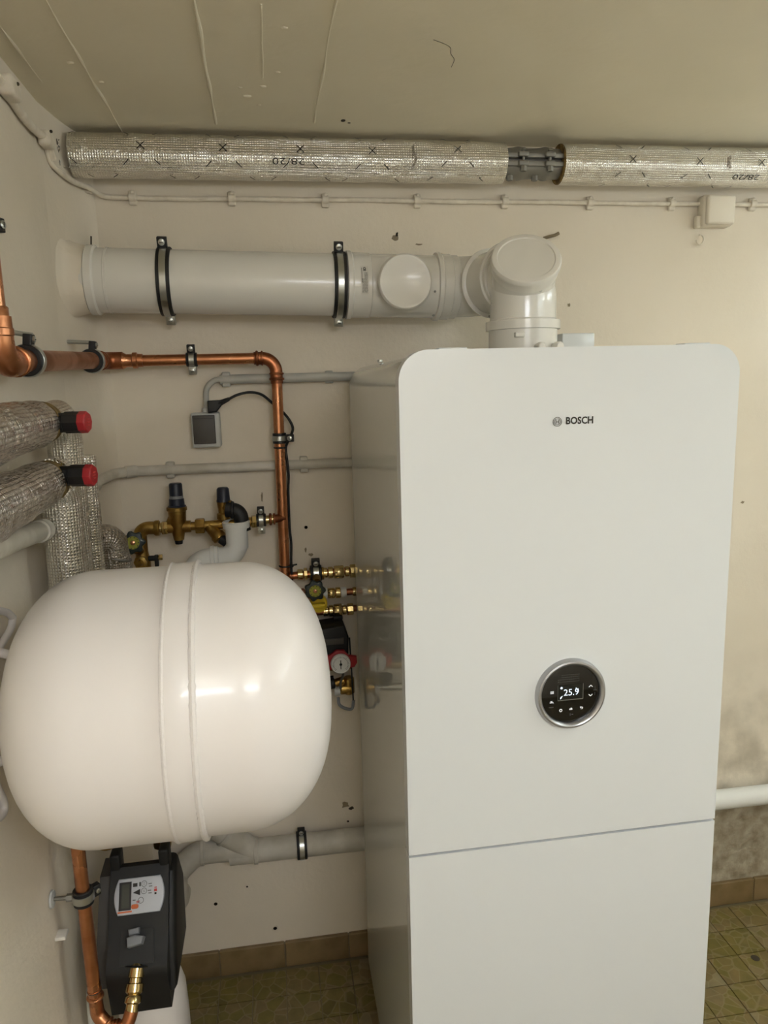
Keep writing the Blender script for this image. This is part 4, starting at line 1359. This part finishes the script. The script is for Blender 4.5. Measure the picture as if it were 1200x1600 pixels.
t = thing('brass_pipe_line', 'lower brass line below the yellow gas tap', 'pipe', (0.70, LY, 1.14))
z3 = 1.162
B().cyl((0.60, LY, z3 - 0.008), (0.82, LY, z3), 0.0095, 18).obj('pipe', 'copper_dark', t)
b = B()
for x0, L_, r in ((0.700, 0.014, 0.0145), (0.716, 0.012, 0.016), (0.730, 0.024, 0.019), (0.756, 0.010, 0.014), (0.768, 0.018, 0.0175)):
    B().lathe([(0, r * 0.9), (L_ * 0.1, r), (L_ * 0.9, r), (L_, r * 0.9)], (x0, LY, z3 - 0.003), (1, 0, 0), 8 if r > 0.017 else 20).obj('fitting', 'brass_bright', t)
b = B(); b.box((0.741, LY - 0.004, z3 - 0.022), (0.026, 0.022, 0.010), ch=0.002)
b.obj('strainer_cover', 'ink', t)

t = thing('pump_group', 'black pump group with red handle and round thermometer beside the boiler', 'pump', (0.715, -0.09, 0.93))
b = B()
b.prism([(0.640, 1.02), (0.752, 1.02), (0.762, 1.05), (0.764, 1.10), (0.752, 1.135), (0.640, 1.125)], (0, -0.030, 0), (1, 0, 0), (0, 0, 1), 0.085, ch=0.006)
b.obj('insulation_shell', 'black_plastic', t)
B().box((0.700, -0.117, 1.092), (0.10, 0.006, 0.018), ch=0.002).obj('shell_rib', 'dark_grey_plastic', t)
TC = V((0.737, -0.126, 1.036))
b = B()
b.prism([(-0.048, -0.010), (-0.040, -0.022), (-0.020, -0.024), (0.020, -0.024), (0.040, -0.020), (0.047, -0.008), (0.046, 0.010), (0.024, 0.014), (0.012, 0.030), (-0.010, 0.032), (-0.026, 0.020), (-0.048, 0.014)], TC + V((0, 0.012, 0)), (1, 0, 0), (0, 0, 1), 0.012, ch=0.003)
rh = b.obj('red_handle', 'red_plastic', t)
b = B(); b.lathe([(0, 0.0275), (0.010, 0.0275), (0.0115, 0.026), (0.010, 0.0245), (0.010, 0.0)], TC + V((0, -0.002, -0.004)), (0, -1, 0), 40)
th = b.obj('thermometer', 'dial_white', t)
b = B()
tc_ = TC + V((0, -0.0128, -0.004))
for k in range(25):
    a = math.radians(225 - 270 * k / 24)
    d = V((math.cos(a), 0, math.sin(a)))
    rot = Matrix((d, V((0, 1, 0)), d.cross(V((0, 1, 0))))).transposed()
    b.box(tc_ + d * 0.0205, (0.0035 if k % 4 else 0.0055, 0.0003, 0.0008), rot)
b.box(tc_ + V((0, -0.0004, -0.001)), (0.0022, 0.0004, 0.026)); b.prism(ngon(0.0038, 14), tc_ + V((0, -0.0003, 0)), X_, Z_, 0.0008)
b.obj('dial_print', 'ink', th)['kind'] = 'stuff'
b = B(); b.tube(fillet([(0.62, 0.0, 1.0), (0.62, -0.07, 1.0), (0.770, -0.07, 1.004)], [0, 0.03, 0], 6), 0.014, 18); hexn(b, (0.735, -0.07, 1.003), (1, 0, 0), 0.019, 0.014)
b.obj('brass_pipe', 'brass', t)
b = B(); b.cyl((0.68, -0.07, 0.960), (0.72, -0.07, 0.960), 0.013, 14); b.cyl((0.695, -0.095, 0.958), (0.722, -0.095, 0.962), 0.016, 14, ch=0.003)
b.obj('lower_knob', 'black_plastic', t)
b = B(); b.tube(fillet([(0.62, 0.0, 0.925), (0.62, -0.06, 0.925), (0.712, -0.06, 0.927)], [0, 0.03, 0], 6), 0.012, 16); hexn(b, (0.690, -0.06, 0.926), (1, 0, 0), 0.016, 0.012)
b.obj('steel_union', 'zinc', t)
b = B(); b.cyl((0.722, -0.062, 0.922), (0.738, -0.062, 0.922), 0.013, 14)
b.obj('white_sleeve', 'pvc_white', t)
b = B(); b.cyl((0.738, -0.062, 0.928), (0.772, -0.062, 0.929), 0.017, 16, ch=0.003); b.cyl((0.764, -0.062, 0.912), (0.764, -0.062, 0.962), 0.016, 16, ch=0.003); b.cyl((0.725, -0.07, 0.95), (0.75, -0.07, 0.957), 0.012, 12)
b.obj('brass_valve', 'brass', t)
b = B().tube(spline([(0.730, -0.09, 0.915), (0.732, -0.094, 0.895), (0.748, -0.094, 0.882), (0.768, -0.09, 0.877), (0.774, -0.086, 0.9)], 6), 0.0045, 10)
b.obj('cable_loop', 'grey_plastic', t)
b = B().tube(spline([(0.742, -0.112, 1.0), (0.745, -0.1, 0.985), (0.738, -0.095, 0.96), (0.738, -0.095, 0.942)], 6), 0.0035, 8)
b.obj('sensor_tube', 'zinc_dark', t)
b = B().tube([(0.768, -0.09, 1.09), (0.771, -0.088, 0.99), (0.773, -0.086, 0.90)], 0.0022, 8)
b.obj('sensor_cable', 'rubber', t)

# ------------------------------------------------------------------ drain pipes along the wall
DR = 0.034
t = thing('drain_pipe', 'white drain pipe with branch low on the back wall, left of the boiler', 'drain pipe', (0.5, -0.06, 0.38))
DY = -0.046
B().tube([(0.395, DY, 0.4375), (1.45, DY, 0.431)], DR, 32).obj('straight_pipe', 'pvc_painted', t)
pts = fillet([(0.47, DY, 0.4365), (0.385, DY, 0.452), (0.30, DY, 0.452), (0.238, DY - 0.02, 0.405), (0.236, DY - 0.02, 0.31), (0.236, 0.0, 0.30)], [0, 0.08, 0.07, 0.05, 0.038, 0], 8)
B().tube(pts, DR, 32).obj('bend', 'pvc_painted', t)
B().tube([(0.46, DY, 0.44), (0.36, DY - 0.005, 0.53)], DR, 32).obj('branch', 'pvc_painted', t)
for c_, a_, w_ in (((0.472, DY, 0.4365), (1, 0, -0.01), 0.012), ((0.318, DY, 0.4525), (1, 0, 0), 0.010), ((0.386, DY - 0.004, 0.506), (-0.74, 0, 0.67), 0.008), ((0.250, DY - 0.015, 0.418), (0.7, 0.1, 0.7), 0.010)):
    B().ring(c_, a_, DR, DR + 0.004, w_, 32).obj('socket_ring', 'pvc_painted', t)
clamp('pipe_clamp', 'black clamp on the low drain pipe left of the boiler', (0.607, DY, 0.4365), (1, 0, 0), DR, (0, -0.12, 0.99), 0.030, lug=0.022, rod=(0.607, -0.001, 0.4365), face=(0, -1, 0), two=False, th=0.006)
t = thing('drain_pipe', 'grey-white pipe low on the back wall right of the boiler', 'drain pipe', (2.3, -0.05, 0.39))
B().tube([(1.50, -0.055, 0.432), (3.09, -0.055, 0.424)], 0.031, 32).obj('straight_pipe', 'pvc_white', t)
b = B(); b.ring((2.6, -0.055, 0.4275), (1, 0, 0), 0.031, 0.035, 0.02, 32)
b.obj('socket_ring', 'pvc_white', t)

# ------------------------------------------------------------------ expansion tank
TA, TE, TR = V((0.1735, -0.9443, 1.3177)), V((0.6507, -0.930, 1.3135)), 0.2064
tx = (TE - TA).normalized()
TL = (TE - TA).length
t = thing('expansion_tank', 'large white horizontal expansion tank on the left wall', 'tank', (0.41, -0.937, 1.315 - TR))
pf = []
e = 0.7526
hl, hr = 0.1289, 0.1338
for k in range(19):
    a = math.pi / 2 * k / 18
    pf.append((hl * (1 - math.cos(a)), TR * max(math.sin(a), 0) ** e))
sm = 0.262     # seam position along the axis
pf += [(sm - 0.060, TR), (sm - 0.030, TR + 0.0005), (sm - 0.024, TR + 0.003), (sm - 0.019, TR + 0.0042), (sm - 0.010, TR + 0.0042), (sm + 0.012, TR + 0.0040), (sm + 0.018, TR + 0.002)]
pf += [(sm + 0.024, TR)]
for k in range(18, -1, -1):
    a = math.pi / 2 * k / 18
    pf.append((TL - hr * (1 - math.cos(a)), TR * max(math.sin(a), 0) ** e))
B().lathe(pf, TA, tx, 128).obj('vessel', 'tank_white', t)
for h_, rr, wv in ((sm - 0.022, 0.0034, 0), (sm + 0.017, 0.0048, 1)):
    b = B()
    n = 220
    x, y, z = frame(tx)
    c = TA + tx * h_
    pts = []
    vs, fs = [], []
    for i in range(n):
        a = 2 * math.pi * i / n
        d = x * math.cos(a) + y * math.sin(a)
        rj = rr * (1 + (0.35 * noise.noise(V((i * 0.9, 0, 0))) if wv else 0.0))
        for j in range(8):
            q = 2 * math.pi * j / 8
            vs.append(c + d * (TR + 0.0022 + rj * math.cos(q)) + tx * rj * math.sin(q))
    for i in range(n):
        for j in range(8):
            fs.append((i * 8 + j, i * 8 + (j + 1) % 8, ((i + 1) % n) * 8 + (j + 1) % 8, ((i + 1) % n) * 8 + j))
    b._add(vs, fs)
    b.obj('weld_seam', 'weld_white', t)
# feet: bent steel loops standing off the wall
FT = [[(-0.781, 1.417), (-0.807, 1.435), (-0.872, 1.459), (-0.941, 1.485), (-0.990, 1.475), (-0.985, 1.395), (-0.939, 1.373), (-0.867, 1.388), (-0.800, 1.402)],
      [(-0.927, 1.186), (-0.911, 1.154), (-0.918, 1.140), (-0.946, 1.146), (-1.014, 1.176), (-1.060, 1.215), (-1.050, 1.275), (-0.985, 1.270), (-0.949, 1.238)]]
for lp in FT:
    pts = [(0.130, y, z) for y, z in lp]
    pts = spline(pts + [pts[0]], 5)
    b = B().tube(pts, 0.0062, 12)
    cy_ = sum(q[0] for q in lp) / len(lp); cz_ = sum(q[1] for q in lp) / len(lp)
    b.box((0.117, lp[4][0], lp[4][1]), (0.016, 0.02, 0.02), ch=0.003)
    i_ = 7 if lp[0][1] > 1.3 else 8
    b.tube([(0.130, lp[i_][0], lp[i_][1]), (0.192, lp[i_][0] * 0.8 - 0.944 * 0.2, lp[i_][1] * 0.8 + 1.3177 * 0.2)], 0.0075, 12)
    b.obj('foot', 'tank_white', t)

# ------------------------------------------------------------------ foil pipes on the left wall
def left_pipe(label, a, b_, r, vert_x, vert_y, corner_z, zbot, hz, hdir, hl_, rv, wool_t):
    t = thing('insulated_pipe', label, 'pipe', (vert_x, vert_y, zbot))
    a, b_ = V(a), V(b_)
    foil_tube('foil_insulation', [a, b_], r, t, 'foil_crumpled', 0.003, 0.012, 48)
    d = (b_ - a).normalized()
    B().ring(b_ + d * 0.030, d, 0.014, r * 0.98, 0.062, 40).obj('insulation_end', 'mineral_wool', t)
    c = b_ + d * 0.020
    B().cyl(b_ - d * 0.02, b_ + d * 0.10, 0.022, 20).obj('valve_body', 'brass', t)
    pts = fillet([b_ + d * 0.085, V((vert_x, vert_y, corner_z)), V((vert_x, vert_y, corner_z - 0.12)), V((vert_x, vert_y, zbot))], [0, 0.05, 0, 0], 8)
    foil_tube('corner_insulation', pts, rv, t, 'foil', 0.0018, 0.012, 48)
    # handle
    hc = b_ + d * 0.040 + V((0.006, -0.012, hz))
    hd_ = V(hdir).normalized()
    b = B(); b.lathe([(0, 0.0155), (0.004, 0.0175), (0.018, 0.0185), (0.019, 0.0165), (0.040, 0.017), (0.041, 0.0185), (hl_ - 0.012, 0.0185), (hl_ - 0.012, 0.0)], hc, hd_, 8)
    h = b.obj('handle', 'black_plastic', t)
    b = B(); b.lathe([(hl_ - 0.013, 0.0190), (hl_ - 0.002, 0.0186), (hl_, 0.0165), (hl_, 0.0)], hc, hd_, 8)
    rc = b.obj('handle_cap', 'red_plastic', h)
    x, y, z = frame(hd_)
    b = B()
    for k in (-1, 0, 1): b.box(hc + hd_ * (hl_ + 0.0006) + V((0, 0, 0.005 * k)), (0.010, 0.0012, 0.0016), Matrix((x, hd_, x.cross(hd_))).transposed())
    b.obj('cap_print', 'ink_red', rc)['kind'] = 'stuff'
    return t


left_pipe('upper foil-wrapped pipe on the left wall with red-tipped black handle', (0.272, -1.34, 1.744), (0.192, -0.752, 1.741), 0.0375, 0.172, -0.515, 1.747, 1.30, 0.0, (0.98, -0.16, 0.0), 0.080, 0.033, 0.01)
left_pipe('lower foil-wrapped pipe on the left wall with red-tipped black handle', (0.262, -1.34, 1.660), (0.198, -0.775, 1.642), 0.0375, 0.181, -0.615, 1.640, 1.20, 0.011, (0.98, -0.16, 0.0), 0.080, 0.0365, 0.01)
t = thing('insulated_pipe', 'short foil-wrapped pipe bend in the corner behind the tank', 'pipe', (0.21, -0.33, 1.2))
foil_tube('foil_insulation', fillet([(0.128, -0.40, 1.470), (0.208, -0.335, 1.462), (0.212, -0.335, 1.36), (0.212, -0.335, 1.20)], [0, 0.03, 0, 0], 8), 0.034, t, 'foil_crumpled', 0.003, 0.010, 40)
B().torus((0.211, -0.335, 1.415), (0.3, 0.1, 1), 0.034, 0.003, 40, 6).obj('tape_edge', 'steel_grey', t)
t = thing('insulated_pipe', 'narrow ribbed foil pipe standing behind the red-tipped handles', 'pipe', (0.19, -0.47, 1.2))
b = B().tube(resample([(0.190, -0.435, 1.66), (0.188, -0.435, 1.20)], 0.01), 0.020, 28, jitter=0.0012, jscale=40, uvs=True)
b.obj('foil_insulation', 'foil', t)
# grey pipe with capped end
t = thing('wall_pipe', 'painted grey pipe on the left wall below the foil pipes', 'pipe', (0.17, -0.85, 1.52))
B().tube([(0.205, -1.10, 1.595), (0.158, -0.665, 1.545)], 0.0175, 24).obj('tube', 'pvc_painted', t)
b = B(); b.cyl((0.163, -0.71, 1.550), (0.156, -0.652, 1.5435), 0.0205, 20, ch=0.004)
b.obj('end_cap', 'pvc_painted', t)
b = B(); b.box((0.127, -0.72, 1.552), (0.032, 0.09, 0.05), ch=0.004)
b.obj('wall_bracket', 'pvc_painted', t)
b = B().tube(spline([(0.165, -0.64, 1.548), (0.17, -0.636, 1.525), (0.176, -0.636, 1.512), (0.184, -0.636, 1.516), (0.188, -0.636, 1.524)], 5), 0.0022, 8)
b.obj('wire_hook', 'steel_grey', t)

# ------------------------------------------------------------------ copper feed and water softener (lower left)
t = thing('water_softener', 'water softener with black control head on a white bottle, under the tank', 'water softener', (0.262, -0.54, 0.0))
SX = 0.250
b = B()
b.lathe([(0, 0.072), (0.012, 0.076), (0.40, 0.076), (0.47, 0.073), (0.52, 0.060), (0.54, 0.045), (0.56, 0.045)], (0.252, -0.555, 0.0), (0, 0, 1), 56)
b.obj('resin_bottle', 'tank_white', t)
# black head: side profile (y, z) extruded across
prof = [(-0.655, 0.525), (-0.43, 0.530), (-0.42, 0.56), (-0.42, 0.70), (-0.435, 0.715), (-0.528, 0.735), (-0.538, 0.792), (-0.552, 0.792), (-0.616, 0.698), (-0.625, 0.678), (-0.668, 0.640), (-0.672, 0.62)]
b = B()
# ux = y, uy = z, ux x uy = +x
b.prism([(q[0], q[1]) for q in prof], (SX - 0.062, 0, 0), (0, 1, 0), (0, 0, 1), 0.122, ch=0.008)
hd = b.obj('control_head', 'black_plastic', t)
# flared side cheeks
b = B()
ck = [(-0.65, 0.56), (-0.47, 0.56), (-0.45, 0.70), (-0.50, 0.78), (-0.55, 0.770), (-0.62, 0.665)]
b.prism(ck, (SX + 0.056, 0, 0), (0, 1, 0), (0, 0, 1), 0.018, ch=0.012)
b.obj('side_cheek', 'black_plastic', hd)
b = B()
b.prism([(-0.62, 0.56), (-0.45, 0.56), (-0.44, 0.70), (-0.47, 0.765), (-0.53, 0.760), (-0.60, 0.66)], (SX - 0.092, 0, 0), (0, 1, 0), (0, 0, 1), 0.035, ch=0.006)
b.obj('side_cover', 'dark_grey_plastic', hd)
for x in (SX - 0.052, SX + 0.050):
    B().box((x, -0.535, 0.785), (0.022, 0.040, 0.076), ch=0.005).obj('top_horn', 'black_plastic', hd)
# panel on the slope
s0, s1 = V((SX, -0.616, 0.698)), V((SX, -0.552, 0.790))
sv_ = (s1 - s0).normalized()
sn = V((1, 0, 0)).cross(sv_).normalized()      # outward (towards -y,+z)
if sn.y > 0: sn = -sn
sc_ = (s0 + s1) / 2
un = V((1, 0, 0))
pn = []
w2, h2 = 0.049, 0.035
for k in range(9):
    q = -1 + 2 * k / 8
    pn.append((w2 - 0.006 + 0.009 * (1 - q * q), h2 * q))
for k in range(9):
    q = 1 - 2 * k / 8
    pn.append((-w2 + 0.006 - 0.009 * (1 - q * q), h2 * q))
pan = B().prism(pn, sc_ + sn * 0.0005, un, sv_, 0.007, ch=0.003).obj('control_panel', 'softener_panel', hd)
pz = sc_ + sn * 0.0078


def pp(u, v_):
    return pz + un * u + sv_ * v_


def prect(b, u0, v0, u1, v1, th=0.0004):
    b.prism([(u0, v0), (u1, v0), (u1, v1), (u0, v1)], pz, un, sv_, th)


b = B(); prect(b, -0.041, -0.026, -0.016, 0.028)
b.obj('display_bezel', 'ink', pan)
b = B(); prect(b, -0.036, -0.022, -0.020, 0.024, 0.0007)
b.obj('display', 'lcd_off', pan)
b = B()
prect(b, -0.013, 0.017, -0.004, 0.024); b.prism([(-0.013, 0.006), (0.002, 0.000), (0.002, 0.012)], pz, un, sv_, 0.0004)
for u, v_ in ((0.010, 0.021), (0.010, 0.007), (0.004, -0.010)):
    b.ring(pp(u, v_) + sn * 0.0003, sn, 0.0052, 0.0060, 0.0005, 24)
prect(b, 0.0, 0.017, 0.003, 0.025); prect(b, 0.032, -0.002, 0.036, 0.002); prect(b, -0.013, -0.009, -0.007, -0.0075)
b.obj('panel_print', 'ink', pan)['kind'] = 'stuff'
b = B()
for u, v_ in ((0.019, 0.019), (0.020, 0.014), (0.018, 0.006), (0.019, 0.001)): prect(b, u, v_, u + 0.007, v_ + 0.002)
for u, v_ in ((0.008, 0.022), (0.008, 0.019), (0.008, 0.008), (0.008, 0.005)): prect(b, u, v_, u + 0.004, v_ + 0.0008)
b.obj('panel_small_print', 'ink_grey', pan)['kind'] = 'stuff'
b = B(); prect(b, 0.031, 0.004, 0.037, 0.009); prect(b, 0.0315, 0.0105, 0.0365, 0.0125); prect(b, -0.005, -0.012, 0.002, -0.0105); prect(b, -0.005, -0.0145, 0.0, -0.0130)
b.obj('panel_mark', 'ink_red', pan)['kind'] = 'stuff'
b = B(); b.prism(rrect(0.015, 0.009, 0.004, 4, -0.008, -0.0205), pz, un, sv_, 0.0006); prect(b, -0.043, -0.0305, -0.014, -0.0275)
b.obj('orange_key', 'ink_orange', pan)
# recess with the grey lever
b = B()
r0, r1 = V((SX, -0.664, 0.644)), V((SX, -0.620, 0.690))
rv_ = (r1 - r0).normalized()
rn_ = V((1, 0, 0)).cross(rv_); rn_ = -rn_ if rn_.y > 0 else rn_
b.prism([(-0.036, 0), (0.034, 0), (0.030, 0.064), (-0.036, 0.064)], r0 + rn_ * 0.0002, un, rv_, 0.002)
b.obj('recess', 'rubber', hd)
b = B()
b.prism([(-0.012, 0), (0.016, 0.004), (0.020, 0.018), (0.002, 0.022), (-0.014, 0.018)], V((SX - 0.004, -0.650, 0.672)), un, rv_, 0.026, ch=0.003)
b.prism([(-0.010, 0.022), (0.010, 0.024), (0.010, 0.036), (-0.012, 0.034)], V((SX - 0.006, -0.650, 0.672)), un, rv_, 0.014, ch=0.003)
b.obj('lever', 'grey_plastic', hd)
hd.location.z = -0.018
# front connector and top fitting
ca, cb_ = V((SX - 0.002, -0.662, 0.612)), V((SX - 0.010, -0.712, 0.552))
cdv = (cb_ - ca).normalized()
b = B(); b.lathe([(0, 0.013), (0.004, 0.0165), (0.024, 0.0165), (0.026, 0.0135), (0.034, 0.0135), (0.036, 0.0180), (0.050, 0.0180), (0.054, 0.0135), (0.058, 0.0165), (0.068, 0.0165), (0.071, 0.0125), (0.084, 0.0125)], ca - cdv * 0.012, cdv, 20)
b.obj('front_connector', 'brass_bright', t)
b = B(); b.lathe([(0, 0.024), (0.002, 0.026), (0.004, 0.024), (0.004, 0)], ca - cdv * 0.008, cdv, 24)
b.obj('connector_bush', 'rubber', t)
b = B(); b.box((0.290, -0.49, 0.855), (0.040, 0.035, 0.045), ch=0.004)
b.obj('top_union', 'grey_plastic', t)
b = B(); hexn(b, (0.290, -0.49, 0.775), (0, 0, 1), 0.022, 0.06); b.cyl((0.290, -0.49, 0.875), (0.290, -0.49, 0.93), 0.018, 18); hexn(b, (0.290, -0.49, 0.88), (0, 0, 1), 0.024, 0.016)
b.obj('top_fitting', 'brass', t)
B().cyl((0.290, -0.49, 0.92), (0.290, -0.49, 1.25), 0.014, 18).obj('riser', 'copper', t)

t = thing('copper_pipe', 'copper pipe from the tank down to the water softener', 'pipe', (0.17, -0.70, 0.54))
pe = ca + cdv * 0.07
B().cyl((0.168, -0.70, 1.22), (0.1725, -0.70, 0.595), 0.0128, 24).obj('downpipe', 'copper', t)
pts = fillet([(0.1725, -0.70, 0.615), (0.1735, -0.70, 0.555), (0.200, -0.715, 0.533), (0.232, -0.722, 0.535), tuple(pe)], [0, 0.022, 0.018, 0.02, 0], 8)
b = B().tube(pts, 0.0135, 22)
for q, ax in (((0.1728, -0.70, 0.598), (0, 0, 1)), ((0.192, -0.710, 0.5385), (0.8, -0.45, -0.6)), ((0.203, -0.7155, 0.5335), (0.9, -0.3, -0.2)), ((0.213, -0.7175, 0.534), (1, -0.2, 0)), ((0.223, -0.720, 0.5345), (1, -0.2, 0.0))):
    b.torus(q, ax, 0.0135, 0.0034, 20, 8)
b.obj('bend_fitting', 'copper', t)
b = B(); b.torus((0.1725, -0.70, 0.612), (0, 0, 1), 0.0128, 0.0012, 20, 6)
b.obj('marker_line', 'ink', t)
tcl = clamp('pipe_clamp', 'black clamp holding the copper pipe beside the black softener head', (0.1705, -0.70, 0.822), (0, 0, 1), 0.0128, (0.75, 0.66, 0), 0.032, lug=0.016, rod=(0.113, -0.70, 0.824), face=(0.6, -1, 0), two=False, th=0.006)
B().lathe([(0, 0.017), (0.004, 0.016), (0.005, 0.008)], (0.1115, -0.70, 0.824), (1, 0, 0), 24).obj('wall_plate', 'light_grey_plastic', tcl)
t = tag(B().box((0.120, -0.69, 0.737), (0.020, 0.026, 0.007), ch=0.0015).obj('wall_bracket', 'cap_white'), 'small white plastic bracket on the left wall below the clamp', 'bracket')
b = B(); b.lathe([(0, 0.0), (0, 0.020), (0.012, 0.022), (0.04, 0.022), (0.3, 0.018)], (0.200, -0.60, 0.862), (0, 0, 1), 20)
tag(b.obj('pipe_end_cap', 'brass'), 'brass end cap peeping out below the white tank', 'cap')
t = thing('drain_hose', 'white drain hose standing beside the softener at the left wall', 'hose', (0.15, -0.60, 0.0))
B().tube(spline([(0.132, -0.60, 0.0), (0.132, -0.60, 0.25), (0.132, -0.60, 0.46), (0.134, -0.585, 0.53), (0.146, -0.56, 0.57)], 8), 0.009, 14).obj('hose', 'pvc_white', t)
